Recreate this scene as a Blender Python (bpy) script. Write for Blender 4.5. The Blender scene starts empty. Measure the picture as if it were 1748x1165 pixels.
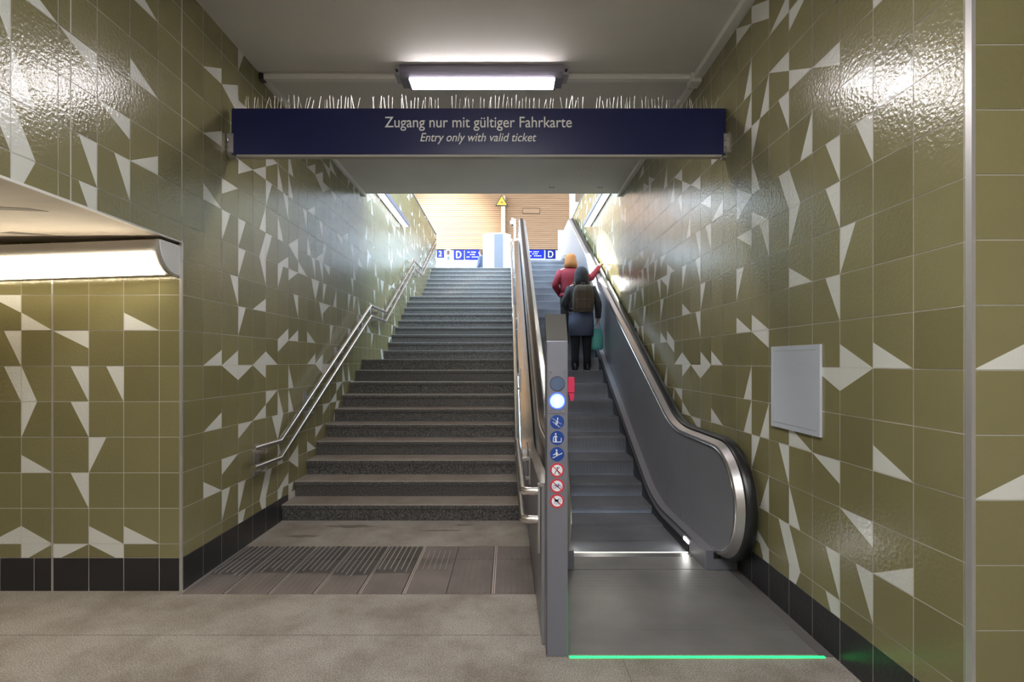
import bpy, bmesh, math, random
from mathutils import Vector, Matrix
random.seed(7)
SC = bpy.context.scene
COL = SC.collection
PI = math.pi
# ---------------------------------------------------------------- dimensions
EYE = 1.615; FPX = 870.0
WL, WR = -2.292, 1.779            # side wall planes
TP = 0.25                         # tile course height
PH = 0.2470                       # tile pitch along the wall
B0 = EYE - 0.137*TP               # a course line just under eye level
SKT = EYE - 5.53*TP               # top of the dark skirting
CEIL = 4.265
YEDGE = 8.06                      # where the low ceiling ends
YC = 3.581                        # left corner
YR = 1.972                        # right corner
RISE = 0.1645; NST = 27; TOPF = RISE*NST
SLP = 0.516; ZE = 5.36            # escalator slope and its datum
WTL, WTR = 5.63, 5.57             # parapet tops
YEND = 16.2

# ---------------------------------------------------------------- materials
MATS = {}
def mat(name, color=(.5,.5,.5), rough=.5, metal=0.0, emit=None, es=1.0, spec=None, noise=None, bump=None, alpha=None, trans=None, coat=None, aniso=None):
    m = bpy.data.materials.new(name); m.use_nodes = True
    nt = m.node_tree; b = nt.nodes['Principled BSDF']
    b.inputs['Base Color'].default_value = (*color, 1)
    b.inputs['Roughness'].default_value = rough
    b.inputs['Metallic'].default_value = metal
    if spec is not None: b.inputs['Specular IOR Level'].default_value = spec
    if coat: b.inputs['Coat Weight'].default_value = coat
    if aniso: b.inputs['Anisotropic'].default_value = aniso
    if trans: b.inputs['Transmission Weight'].default_value = trans
    if alpha is not None: b.inputs['Alpha'].default_value = alpha
    if emit:
        b.inputs['Emission Color'].default_value = (*emit, 1); b.inputs['Emission Strength'].default_value = es
    if noise:                      # (scale, colour2, lo, hi, (sx,sy,sz))
        sc, c2, lo, hi, stretch = noise
        tc = nt.nodes.new('ShaderNodeTexCoord'); mp = nt.nodes.new('ShaderNodeMapping')
        mp.inputs['Scale'].default_value = stretch
        nz = nt.nodes.new('ShaderNodeTexNoise'); nz.inputs['Scale'].default_value = sc; nz.inputs['Detail'].default_value = 4
        rp = nt.nodes.new('ShaderNodeValToRGB')
        rp.color_ramp.elements[0].position = lo; rp.color_ramp.elements[0].color = (*color, 1)
        rp.color_ramp.elements[1].position = hi; rp.color_ramp.elements[1].color = (*c2, 1)
        nt.links.new(tc.outputs['Object'], mp.inputs['Vector']); nt.links.new(mp.outputs['Vector'], nz.inputs['Vector'])
        nt.links.new(nz.outputs['Fac'], rp.inputs['Fac']); nt.links.new(rp.outputs['Color'], b.inputs['Base Color'])
    if bump:                       # (scale, strength, (sx,sy,sz))
        tc = nt.nodes.new('ShaderNodeTexCoord'); mp = nt.nodes.new('ShaderNodeMapping')
        mp.inputs['Scale'].default_value = bump[2]
        nz = nt.nodes.new('ShaderNodeTexNoise'); nz.inputs['Scale'].default_value = bump[0]; nz.inputs['Detail'].default_value = 2
        bp = nt.nodes.new('ShaderNodeBump'); bp.inputs['Strength'].default_value = bump[1]; bp.inputs['Distance'].default_value = .01
        nt.links.new(tc.outputs['Object'], mp.inputs['Vector']); nt.links.new(mp.outputs['Vector'], nz.inputs['Vector'])
        nt.links.new(nz.outputs['Fac'], bp.inputs['Height']); nt.links.new(bp.outputs['Normal'], b.inputs['Normal'])
    MATS[name] = m
    return m

def speckle(name, base, dark, light, scale, rough=.5, dirt=None):
    """stone with fine dark and light grains and an optional broad stain colour"""
    m = mat(name, base, rough); nt = m.node_tree; b = nt.nodes['Principled BSDF']
    tc = nt.nodes.new('ShaderNodeTexCoord')
    n1 = nt.nodes.new('ShaderNodeTexNoise'); n1.inputs['Scale'].default_value = scale; n1.inputs['Detail'].default_value = 3
    rp = nt.nodes.new('ShaderNodeValToRGB'); e = rp.color_ramp.elements
    e[0].position = .36; e[0].color = (*dark, 1); e[1].position = .66; e[1].color = (*light, 1)
    k = e.new(.5); k.color = (*base, 1)
    nt.links.new(tc.outputs['Object'], n1.inputs['Vector']); nt.links.new(n1.outputs['Fac'], rp.inputs['Fac'])
    out = rp.outputs['Color']
    if dirt:
        n2 = nt.nodes.new('ShaderNodeTexNoise'); n2.inputs['Scale'].default_value = dirt[1]; n2.inputs['Detail'].default_value = 6
        n2.inputs['Roughness'].default_value = .65
        r2 = nt.nodes.new('ShaderNodeValToRGB'); r2.color_ramp.elements[0].position = dirt[2]; r2.color_ramp.elements[1].position = dirt[3]
        r2.color_ramp.elements[0].color = (1,1,1,1); r2.color_ramp.elements[1].color = (0,0,0,1)
        mx = nt.nodes.new('ShaderNodeMix'); mx.data_type = 'RGBA'; mx.blend_type = 'MULTIPLY'
        mx.inputs['B'].default_value = (*dirt[0], 1)
        nt.links.new(tc.outputs['Object'], n2.inputs['Vector']); nt.links.new(n2.outputs['Fac'], r2.inputs['Fac'])
        nt.links.new(r2.outputs['Color'], mx.inputs['Factor']); nt.links.new(out, mx.inputs['A'])
        out = mx.outputs['Result']
    nt.links.new(out, b.inputs['Base Color'])
    return m

TILE_BUMP = (55, .17, (1,1,1))
mat('olive_tile', (.205,.183,.084), .19, spec=.62, noise=(1.1,(.228,.204,.097),.35,.65,(1,1,1)), bump=TILE_BUMP)
mat('olive_tile_dark', (.190,.170,.077), .19, spec=.62, bump=TILE_BUMP)
mat('olive_tile_light', (.222,.199,.092), .19, spec=.62, bump=TILE_BUMP)
mat('white_glaze', (.66,.66,.60), .16, bump=TILE_BUMP)
mat('skirting_tile', (.022,.021,.022), .3, bump=TILE_BUMP)
mat('grout', (.56,.53,.47), .8)
mat('grout_dark', (.30,.28,.26), .8)
mat('alu_profile', (.62,.60,.58), .38, .7)
mat('ceiling_paint', (.65,.63,.59), .75, noise=(1.2,(.60,.58,.54),.35,.7,(1,1,1)), bump=(60,.08,(1,1,1)))
mat('soffit_paint', (.66,.59,.50), .8, noise=(2.2,(.56,.49,.41),.45,.75,(1,2.5,1)))
mat('stain', (.24,.21,.18), .8)
mat('white_pvc', (.72,.70,.66), .45)
mat('grey_pvc', (.36,.36,.38), .5)
mat('black', (.012,.012,.012), .5)
mat('lamp_housing', (.16,.15,.19), .45)
mat('lamp_grey', (.45,.43,.40), .4, .3)
mat('sign_blue', (.010,.013,.075), .3)
mat('sign_blue_light', (.012,.018,.13), .7, spec=.1)
mat('lettering', (.78,.77,.73), .6)
mat('lettering_white', (.9,.9,.9), .6)
mat('steel', (.46,.44,.43), .36, .85, bump=(8,.05,(1,1,40)))
mat('steel_panel', (.25,.25,.265), .42, .45, noise=(2,(.275,.275,.29),.3,.7,(1,1,1)))
mat('steel_bright', (.66,.64,.62), .22, 1.0)
mat('tube_steel', (.62,.58,.55), .24, 1.0)
mat('pillar_steel', (.22,.225,.265), .42, .5)
mat('pillar_cap', (.10,.095,.085), .5, .6)
mat('rubber', (.012,.012,.013), .33)
mat('skirt_dark', (.03,.03,.033), .4, .5)
mat('spike_wire', (.75,.72,.66), .35, .6)
mat('wood_slat', (.25,.125,.052), .55, noise=(3,(.32,.17,.078),.3,.7,(.25,1,6)))
mat('wood_gap', (.10,.05,.02), .7)
mat('post_wood', (.62,.42,.24), .6)
mat('white_paint', (.80,.80,.80), .5)
mat('grey_paint', (.12,.125,.15), .6)
mat('cabinet_paint', (.50,.53,.58), .38)
mat('yellow', (.95,.55,.02), .5)
mat('red_box', (.55,.02,.08), .45)
mat('prohib_red', (.60,.03,.05), .5)
mat('pict_blue', (.008,.05,.27), .45)
mat('pict_white', (.72,.76,.80), .5)
mat('lens_grey', (.09,.13,.22), .25)
mat('led_green', (.0,.3,.1), .4, emit=(.015,.9,.13), es=.75)
mat('green_reflection_glow', (.0,.2,.08), .4, emit=(.015,.9,.2), es=.07)
mat('lamp_blue_glow', (.1,.2,1), .3, emit=(.03,.06,1.0), es=.35)
mat('lamp_blue_core', (.6,.85,1), .3, emit=(.22,.60,1.0), es=.32)
mat('lamp_core_white', (1,1,1), .3, emit=(.9,1,1.0), es=.5)
mat('tube_light', (1,1,1), .4, emit=(1.0,.94,.95), es=15.5)
mat('tube_light_warm', (1,1,1), .4, emit=(1.0,.87,.66), es=5)
mat('fill_light_cool', (1,1,1), .4, emit=(.98,.98,1.0), es=50.0)
mat('tube_light_shaft', (1,1,1), .4, emit=(.92,.96,1.0), es=.5)
mat('comb_light', (1,1,1), .4, emit=(1,1,.96), es=22)
mat('comb_line', (1,1,1), .4, emit=(1,1,.85), es=.5)
mat('mat_dusty', (.135,.112,.10), .6, noise=(5,(.18,.152,.136),.35,.65,(1,.6,1)))
mat('mat_dark', (.042,.036,.034), .35, noise=(4,(.075,.064,.058),.4,.7,(1,.4,1)))
mat('mat_rib', (.58,.54,.50), .35, .7)
mat('landing_steel', (.20,.19,.185), .42, .75, noise=(2.2,(.27,.26,.25),.35,.7,(1,1,1)))
mat('glass', (.90,.94,.96), .08, 0, alpha=.32)
mat('coat_grey', (.070,.072,.082), .9, noise=(14,(.05,.052,.06),.4,.6,(1,1,1)))
mat('blue_cloth_and_light', (.085,.105,.165), .9)
mat('red_jacket', (.24,.015,.028), .8)
mat('trousers', (.012,.012,.016), .9)
mat('dark_trousers', (.02,.018,.017), .9)
mat('skin', (.52,.30,.21), .6)
mat('hair_orange', (.42,.17,.045), .8, bump=(30,.6,(1,1,4)))
mat('hair_brown', (.10,.055,.03), .8, bump=(30,.6,(1,1,4)))
mat('backpack', (.135,.105,.075), .85, noise=(3,(.10,.08,.06),.4,.6,(6,1,.5)))
mat('teal_bag', (.10,.42,.38), .6)
mat('shoe', (.015,.015,.015), .5)
mat('white_board', (.86,.88,.90), .6)
mat('sky_blocker_grey', (.40,.40,.39), .7)
mat('hall_floor', (.42,.40,.38), .5)
mat('plain_wall', (.42,.39,.30), .6)
mat('floor_smudge', (.13,.11,.092), .6)
mat('joint_and_shade_dark', (.10,.09,.085), .8)
mat('screen_blue', (.008,.014,.18), .7, spec=.1, emit=(.01,.02,.5), es=.2)
speckle('floor_terrazzo', (.31,.28,.245), (.17,.15,.13), (.47,.43,.38), 150, .55, dirt=((.62,.58,.54), 2.2, .36, .60))
speckle('stair_tread', (.27,.235,.20), (.17,.145,.12), (.37,.325,.28), 170, .45, dirt=((.72,.66,.62), 3.5, .35, .6))
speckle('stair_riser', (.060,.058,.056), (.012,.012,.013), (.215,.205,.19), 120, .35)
speckle('nosing_edge', (.34,.32,.29), (.22,.2,.18), (.5,.47,.43), 170, .3)

def grooved(name, color, pitch, axis, rough=.4, metal=.8, depth=.5, dark=.25):
    m = mat(name, color, rough, metal); nt = m.node_tree; b = nt.nodes['Principled BSDF']
    tc = nt.nodes.new('ShaderNodeTexCoord'); sp = nt.nodes.new('ShaderNodeSeparateXYZ')
    ml = nt.nodes.new('ShaderNodeMath'); ml.operation = 'MULTIPLY'; ml.inputs[1].default_value = 1.0/pitch
    fr = nt.nodes.new('ShaderNodeMath'); fr.operation = 'FRACT'
    gt = nt.nodes.new('ShaderNodeMath'); gt.operation = 'GREATER_THAN'; gt.inputs[1].default_value = .55
    mx = nt.nodes.new('ShaderNodeMix'); mx.data_type = 'RGBA'
    nz = nt.nodes.new('ShaderNodeTexNoise'); nz.inputs['Scale'].default_value = 1.6; nz.inputs['Detail'].default_value = 5
    mm = nt.nodes.new('ShaderNodeMapRange'); mm.inputs['To Min'].default_value = .72; mm.inputs['To Max'].default_value = 1.25
    mm.inputs['From Min'].default_value = .3; mm.inputs['From Max'].default_value = .7
    mu = nt.nodes.new('ShaderNodeVectorMath'); mu.operation = 'SCALE'
    mx.inputs['A'].default_value = (*color, 1); mx.inputs['B'].default_value = (color[0]*dark, color[1]*dark, color[2]*dark, 1)
    L = nt.links.new
    L(tc.outputs['Object'], sp.inputs[0]); L(sp.outputs['XYZ'.index(axis)], ml.inputs[0]); L(ml.outputs[0], fr.inputs[0]); L(fr.outputs[0], gt.inputs[0])
    L(gt.outputs[0], mx.inputs['Factor']); L(tc.outputs['Object'], nz.inputs['Vector']); L(nz.outputs['Fac'], mm.inputs['Value'])
    L(mx.outputs['Result'], mu.inputs[0]); L(mm.outputs['Result'], mu.inputs['Scale']); L(mu.outputs['Vector'], b.inputs['Base Color'])
    bp = nt.nodes.new('ShaderNodeBump'); bp.inputs['Strength'].default_value = depth; bp.inputs['Distance'].default_value = .003; bp.invert = True
    L(gt.outputs[0], bp.inputs['Height']); L(bp.outputs['Normal'], b.inputs['Normal'])
    return m
grooved('step_metal', (.27,.275,.305), .009, 'X', .45, .4, .6, .3)
grooved('landing_plate', (.23,.22,.21), .0125, 'Y', .42, .35, .5, .55)

# ---------------------------------------------------------------- mesh helpers
class MB:
    def __init__(s): s.v = []; s.f = []; s.m = []; s.names = []
    def mi(s, name):
        if name not in s.names: s.names.append(name)
        return s.names.index(name)
    def poly(s, pts, m):
        i = len(s.v); s.v += [tuple(p) for p in pts]; s.f.append(tuple(range(i, i+len(pts)))); s.m.append(s.mi(m))
    def mesh(s, verts, faces, m):
        i = len(s.v); s.v += [tuple(p) for p in verts]; k = s.mi(m)
        for f in faces: s.f.append(tuple(i+j for j in f)); s.m.append(k)
    def box(s, x0, x1, y0, y1, z0, z1, m):
        V = [(x0,y0,z0),(x1,y0,z0),(x1,y1,z0),(x0,y1,z0),(x0,y0,z1),(x1,y0,z1),(x1,y1,z1),(x0,y1,z1)]
        s.mesh(V, [(0,3,2,1),(4,5,6,7),(0,1,5,4),(1,2,6,5),(2,3,7,6),(3,0,4,7)], m)
    def bbox(s, x0, x1, y0, y1, z0, z1, m, b=.004):
        """box with chamfered edges"""
        bm = bmesh.new(); bmesh.ops.create_cube(bm, size=1)
        for v in bm.verts: v.co = Vector(((x0+x1)/2+v.co.x*(x1-x0), (y0+y1)/2+v.co.y*(y1-y0), (z0+z1)/2+v.co.z*(z1-z0)))
        b = min(b, abs(x1-x0)*.3, abs(y1-y0)*.3, abs(z1-z0)*.3)
        bmesh.ops.bevel(bm, geom=bm.edges[:], offset=b, segments=2, affect='EDGES', profile=.6)
        bm.verts.index_update()
        s.mesh([v.co[:] for v in bm.verts], [[v.index for v in f.verts] for f in bm.faces], m); bm.free()
    def prism(s, pts, axis, a0, a1, m):
        """closed outline (list of 2d) extruded along axis: 'X' -> pts are (y,z), 'Y' -> (x,z), 'Z' -> (x,y)"""
        def P(p, a):
            return (a,p[0],p[1]) if axis=='X' else (p[0],a,p[1]) if axis=='Y' else (p[0],p[1],a)
        n = len(pts); V = [P(p,a0) for p in pts]+[P(p,a1) for p in pts]
        F = [tuple(range(n)), tuple(range(2*n-1, n-1, -1))]+[(i,(i+1)%n,n+(i+1)%n,n+i) for i in range(n)]
        s.mesh(V, F, m)
    def tube(s, pts, r, m, n=12, caps=True):
        pts = [Vector(p) for p in pts]; rings = []
        T = []
        for i in range(len(pts)):
            a = (pts[i]-pts[i-1]).normalized() if i else None
            b = (pts[i+1]-pts[i]).normalized() if i < len(pts)-1 else None
            T.append(((a+b).normalized() if a is not None and b is not None else (a if a is not None else b)))
        up = Vector((0,0,1)) if abs(T[0].z) < .9 else Vector((1,0,0))
        u = T[0].cross(up).normalized()
        for i, p in enumerate(pts):
            t = T[i]; u = (u-t*u.dot(t)).normalized(); w = t.cross(u)
            rr = r[i] if isinstance(r, (list, tuple)) else r
            k = 1.0
            if 0 < i < len(pts)-1:
                a = (pts[i]-pts[i-1]).normalized(); k = 1/max(.5, a.dot(t))
            rings.append([p+(u*math.cos(2*PI*j/n)+w*math.sin(2*PI*j/n))*rr*(k if k < 1.5 else 1.5) for j in range(n)])
        V = [q for R in rings for q in R]; F = []
        for i in range(len(pts)-1):
            for j in range(n): F.append((i*n+j, i*n+(j+1)%n, (i+1)*n+(j+1)%n, (i+1)*n+j))
        if caps: F += [tuple(range(n-1,-1,-1)), tuple((len(pts)-1)*n+j for j in range(n))]
        s.mesh(V, F, m)
    def loft(s, rings, m, n=24, caps=True):
        """rings: (cx,cy,cz,rx,ry[,tilt]) ellipses stacked upwards"""
        V = []; F = []
        for R in rings:
            cx,cy,cz,rx,ry = R[:5]; tl = R[5] if len(R) > 5 else 0
            for j in range(n):
                a = 2*PI*j/n; V.append((cx+rx*math.cos(a), cy+ry*math.sin(a), cz+tl*ry*math.sin(a)))
        for i in range(len(rings)-1):
            for j in range(n): F.append((i*n+j, i*n+(j+1)%n, (i+1)*n+(j+1)%n, (i+1)*n+j))
        if caps: F += [tuple(range(n-1,-1,-1)), tuple((len(rings)-1)*n+j for j in range(n))]
        s.mesh(V, F, m)
    def disc(s, c, r, depth, m, n=40, r0=0.0):
        """disc (or ring) facing -Y, front face at c.y, thickness depth"""
        cx, cy, cz = c; V = []; F = []
        if r0 <= 0:
            s.prism([(cx+r*math.cos(2*PI*j/n), cz+r*math.sin(2*PI*j/n)) for j in range(n)], 'Y', cy, cy+depth, m); return
        for y in (cy, cy+depth):
            for rr in (r0, r):
                V += [(cx+rr*math.cos(2*PI*j/n), y, cz+rr*math.sin(2*PI*j/n)) for j in range(n)]
        for j in range(n):
            k = (j+1)%n
            F += [(j,k,n+k,n+j), (2*n+j,3*n+j,3*n+k,2*n+k), (n+j,n+k,3*n+k,3*n+j), (j,2*n+j,2*n+k,k)]
        s.mesh(V, F, m)
    def bar(s, p, q, w, y0, y1, m):
        """flat bar from p to q in the XZ plane between y0 and y1"""
        p = Vector(p); q = Vector(q); d = (q-p).normalized(); nrm = Vector((-d.y, d.x))*w/2
        s.prism([tuple(p+nrm), tuple(p-nrm), tuple(q-nrm), tuple(q+nrm)], 'Y', y0, y1, m)
    def build(s, name, parent=None, smooth=False, loc=None):
        me = bpy.data.meshes.new(name); me.from_pydata(s.v, [], s.f)
        for n in s.names: me.materials.append(MATS[n])
        me.polygons.foreach_set('material_index', s.m)
        bm = bmesh.new(); bm.from_mesh(me); bmesh.ops.remove_doubles(bm, verts=bm.verts, dist=1e-5); bmesh.ops.recalc_face_normals(bm, faces=bm.faces)
        bm.to_mesh(me); bm.free()
        if smooth:
            for p in me.polygons: p.use_smooth = True
            if smooth is not True:
                try: me.set_sharp_from_angle(angle=smooth)
                except Exception: pass
        o = bpy.data.objects.new(name, me); COL.objects.link(o)
        if loc: o.location = loc
        if parent: o.parent = parent; o.matrix_parent_inverse = Matrix.Translation(parent.location).inverted() if not loc else Matrix.Identity(4)
        return o

def tag(o, label, cat, group=None, kind=None):
    if label: o['label'] = label
    if cat: o['category'] = cat
    if group: o['group'] = group
    if kind: o['kind'] = kind
    return o
def thing(name, label, cat, loc=(0,0,0), group=None, rz=0):
    o = bpy.data.objects.new(name, None); COL.objects.link(o); o.location = loc; o.empty_display_size = .1
    o.rotation_euler = (0,0,rz)
    return tag(o, label, cat, group)
def struct(name, mb, label=None, cat='structure', smooth=False):
    o = mb.build(name, smooth=smooth); o['kind'] = 'structure'
    if label: o['label'] = label; o['category'] = cat
    return o
def localbuild(mb, name, parent, smooth=False):
    """part modelled in the parent's own coordinates"""
    o = mb.build(name, smooth=smooth); o.parent = parent; return o

def fillet(pts, rads, seg=10):
    """polyline corners rounded: pts 2d, rads per inner corner"""
    out = [Vector(pts[0])]
    for i in range(1, len(pts)-1):
        p0, p, p1 = Vector(pts[i-1]), Vector(pts[i]), Vector(pts[i+1]); r = rads[i-1]
        a = (p0-p).normalized(); b = (p1-p).normalized(); ang = a.angle(b)
        if r <= 0 or ang > PI-1e-3: out.append(p); continue
        t = r/math.tan(ang/2); t = min(t, (p0-p).length*.49 if i > 1 else (p0-p).length*.98, (p1-p).length*.49 if i < len(pts)-2 else (p1-p).length*.98)
        r = t*math.tan(ang/2); c = p+(a+b).normalized()*(r/math.sin(ang/2))
        s0 = p+a*t-c; s1 = p+b*t-c; w = s0.angle(s1)
        sg = 1 if s0.x*s1.y-s0.y*s1.x > 0 else -1
        for k in range(seg+1):
            th = sg*w*k/seg; out.append(c+Vector((s0.x*math.cos(th)-s0.y*math.sin(th), s0.x*math.sin(th)+s0.y*math.cos(th))))
    out.append(Vector(pts[-1])); return out
def sweep(mb, path, section, m, close=True):
    """path: 2d (y,z) points; section: list of (x, offset along left normal) closed loop"""
    n = len(section); V = []; F = []
    for i, p in enumerate(path):
        a = (path[i]-path[i-1]).normalized() if i else None
        b = (path[i+1]-path[i]).normalized() if i < len(path)-1 else None
        t = (a+b).normalized() if a is not None and b is not None else (a if a is not None else b)
        nr = Vector((-t.y, t.x))
        for x, o in section: V.append((x, p.x+nr.x*o, p.y+nr.y*o))
    for i in range(len(path)-1):
        for j in range(n): F.append((i*n+j, i*n+(j+1)%n, (i+1)*n+(j+1)%n, (i+1)*n+j))
    F += [tuple(range(n)), tuple(range(len(path)*n-1, (len(path)-1)*n-1, -1))]
    mb.mesh(V, F, m)

# ---------------------------------------------------------------- camera
cam = bpy.data.cameras.new('camera'); co = bpy.data.objects.new('camera', cam); COL.objects.link(co)
co.location = (0, 0, EYE); co.rotation_euler = (PI/2, 0, 0)
cam.sensor_width = 36; cam.lens = FPX/1748*36; cam.shift_x = 6.4/1748; cam.shift_y = 34.5/1748
cam.clip_start = .05; cam.clip_end = 300
SC.camera = co

# ---------------------------------------------------------------- tiled walls
def clip(poly, f):
    out = []
    for i in range(len(poly)):
        a, b = poly[i], poly[(i+1)%len(poly)]; fa, fb = f(a), f(b)
        if fa >= 0: out.append(a)
        if (fa >= 0) != (fb >= 0):
            t = fa/(fa-fb); out.append((a[0]+(b[0]-a[0])*t, a[1]+(b[1]-a[1])*t))
    return out
def area(p): return abs(sum(p[i][0]*p[(i+1)%len(p)][1]-p[(i+1)%len(p)][0]*p[i][1] for i in range(len(p))))/2
def tri(code, u0, u1, v0, v1):
    um, vm = (u0+u1)/2, (v0+v1)/2; c, k = code[:2], code[2]
    C = {'BL':(u0,v0),'BR':(u1,v0),'TL':(u0,v1),'TR':(u1,v1)}
    opp_u = u1 if c[1] == 'L' else u0; opp_v = v1 if c[0] == 'B' else v0
    cx, cv = C[c]
    if k == 'h': return [C[c], (opp_u, cv), (cx, vm)]
    return [C[c], (um, cv), (cx, opp_v)]
rt = random.Random(11)
def tiles(mb, P, ulines, vlines, pat, umin, umax, vmin, vmax, vskirt=None, region=None, rnd=None, skirt_lines=None, gap=.0022, hi=.0016):
    """P(u,v,h) -> 3d point; h = height off the grout. pat[(col,row)] = triangle code"""
    def put(poly, m, jit):
        poly = clip(poly, lambda p: p[0]-umin); poly = clip(poly, lambda p: umax-p[0])
        poly = clip(poly, lambda p: p[1]-vmin); poly = clip(poly, lambda p: vmax-p[1])
        if region: poly = region(poly)
        q = []
        for p in poly:
            if not q or (abs(p[0]-q[-1][0])+abs(p[1]-q[-1][1])) > 1e-5: q.append(p)
        if len(q) < 3 or area(q) < 2e-5: return
        mb.poly([P(p[0], p[1], hi+jit(p)) for p in q], m)
    for ci, (a, b) in ulines.items():
        for ri, (c, d) in vlines.items():
            a1, b1, c1, d1 = a+gap, b-gap, c+gap, d-gap
            if b1 < umin or a1 > umax or d1 < vmin or c1 > vmax: continue
            tx, tv = rt.uniform(-1,1)*.0011, rt.uniform(-1,1)*.0011; mu, mv = (a+b)/2, (c+d)/2
            jit = lambda p: (p[0]-mu)*tx*2+(p[1]-mv)*tv*2
            om = rt.choice(['olive_tile','olive_tile','olive_tile','olive_tile_dark','olive_tile_light'])
            if vskirt is not None and c1 < vskirt-1e-6:
                c1 = max(c1, vskirt+gap*.6)
                if c1 >= d1: continue
                full = (c+gap, d1)
            code = pat.get((ci, ri)) or (rnd(ci, ri) if rnd else None)
            if code:
                T = tri(code, a1, b1, c+gap, d1)
                h0, h1 = T[1], T[2]; rc = T[0]
                side = lambda p: (h1[0]-h0[0])*(p[1]-h0[1])-(h1[1]-h0[1])*(p[0]-h0[0])
                sg = 1 if side(rc) > 0 else -1
                full = [(a1,c1),(b1,c1),(b1,d1),(a1,d1)]
                put(clip(full, lambda p: sg*side(p)), 'white_glaze', jit)
                put(clip(full, lambda p: -sg*side(p)), om, jit)
            else: put([(a1,c1),(b1,c1),(b1,d1),(a1,d1)], om, jit)
    if vskirt is not None:
        for (a, b) in (skirt_lines or [v for v in ulines.values()]):
            put([(a+gap,vmin),(b-gap,vmin),(b-gap,vskirt-gap*.6),(a+gap,vskirt-gap*.6)], 'skirting_tile', lambda p: 0)
VL = {r: (B0+TP*r, B0+TP*(r+1)) for r in range(-7, 18)}
CODES = ['BLh','BRh','TLh','TRh','BLv','BRv','TLv','TRv']

LEFT = {(-6,6):'TRv',(-5,5):'BLv',(-6,4):'TRv',(-5,4):'BLv',(-5,3):'TLv',(-5,7):'BLh',(-4,6):'TRh',(-2,9):'BLh',(-2,7):'BLh',(-3,5):'TRh',
(-4,4):'TRv',(-3,4):'TRv',(-2,5):'BRh',(-4,3):'TRv',(1,9):'BRh',(2,9):'BRh',(2,8):'TRh',(3,8):'TLh',(3,10):'TLv',(1,7):'BRh',(1,5):'BLh',
(2,5):'TLh',(2,4):'TLv',(3,6):'TLh',(4,7):'BRh',(5,7):'TLh',(5,6):'TLv',(6,7):'BLv',(6,6):'TRv',(7,8):'BLv',(7,7):'BLv',(9,9):'BRh',
(10,9):'BRh',(10,8):'TRh',(11,8):'TLh',(12,8):'TRh',(3,4):'TLv',(4,5):'BRv',(6,5):'BLv',(9,7):'BRh',(3,3):'TLv',(4,4):'BRv',(5,4):'TLv',
(4,3):'TRv',(7,5):'BRh',(7,4):'TRh',(6,4):'BRh',(6,3):'TLv',(7,3):'TLh',(2,2):'TRv',(3,1):'TLv',(4,2):'BRh',(7,2):'TRv',(6,1):'BRh',
(6,0):'TLh',(7,1):'BRh',(1,0):'BRh',(2,0):'BRh',(4,0):'BRh',(5,0):'BLh',(2,-1):'TRh',(3,-1):'TLh',(4,-1):'TRh',(7,-1):'BLv',(5,-2):'TLh',
(6,-2):'BLv',(7,-2):'BLv',(4,-2):'BRh',(3,-3):'TLh',(1,-2):'BRh',(5,-3):'TRv',(6,-3):'TLv',(9,0):'BRh',(10,0):'BRh',(10,-1):'TRh',
(11,-1):'TLh',(11,-3):'TLh',(12,-2):'BRh',(13,-2):'TLh',(13,-3):'TLv',(14,-2):'BLv',(15,-1):'BLv',(10,-4):'TLh',(9,-4):'BLh',(7,-4):'BRh',
(7,-5):'TRh',(6,-5):'BRh',(6,-6):'TLv',(7,-6):'TLv',(5,-5):'TLv',(4,-5):'BRv',(4,-6):'TRv',(3,-5):'TLv',(2,-4):'TLh',(1,-4):'BLh',
(2,-5):'TLv',(3,-6):'TLv',(6,-4):'BLv',(9,3):'TRv',(9,5):'BLv',(10,4):'TRv',(10,2):'TRv',(11,5):'TLv',(11,3):'TLv',(9,1):'BLh',(8,4):'BLh',(8,6):'TRv'}
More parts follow.
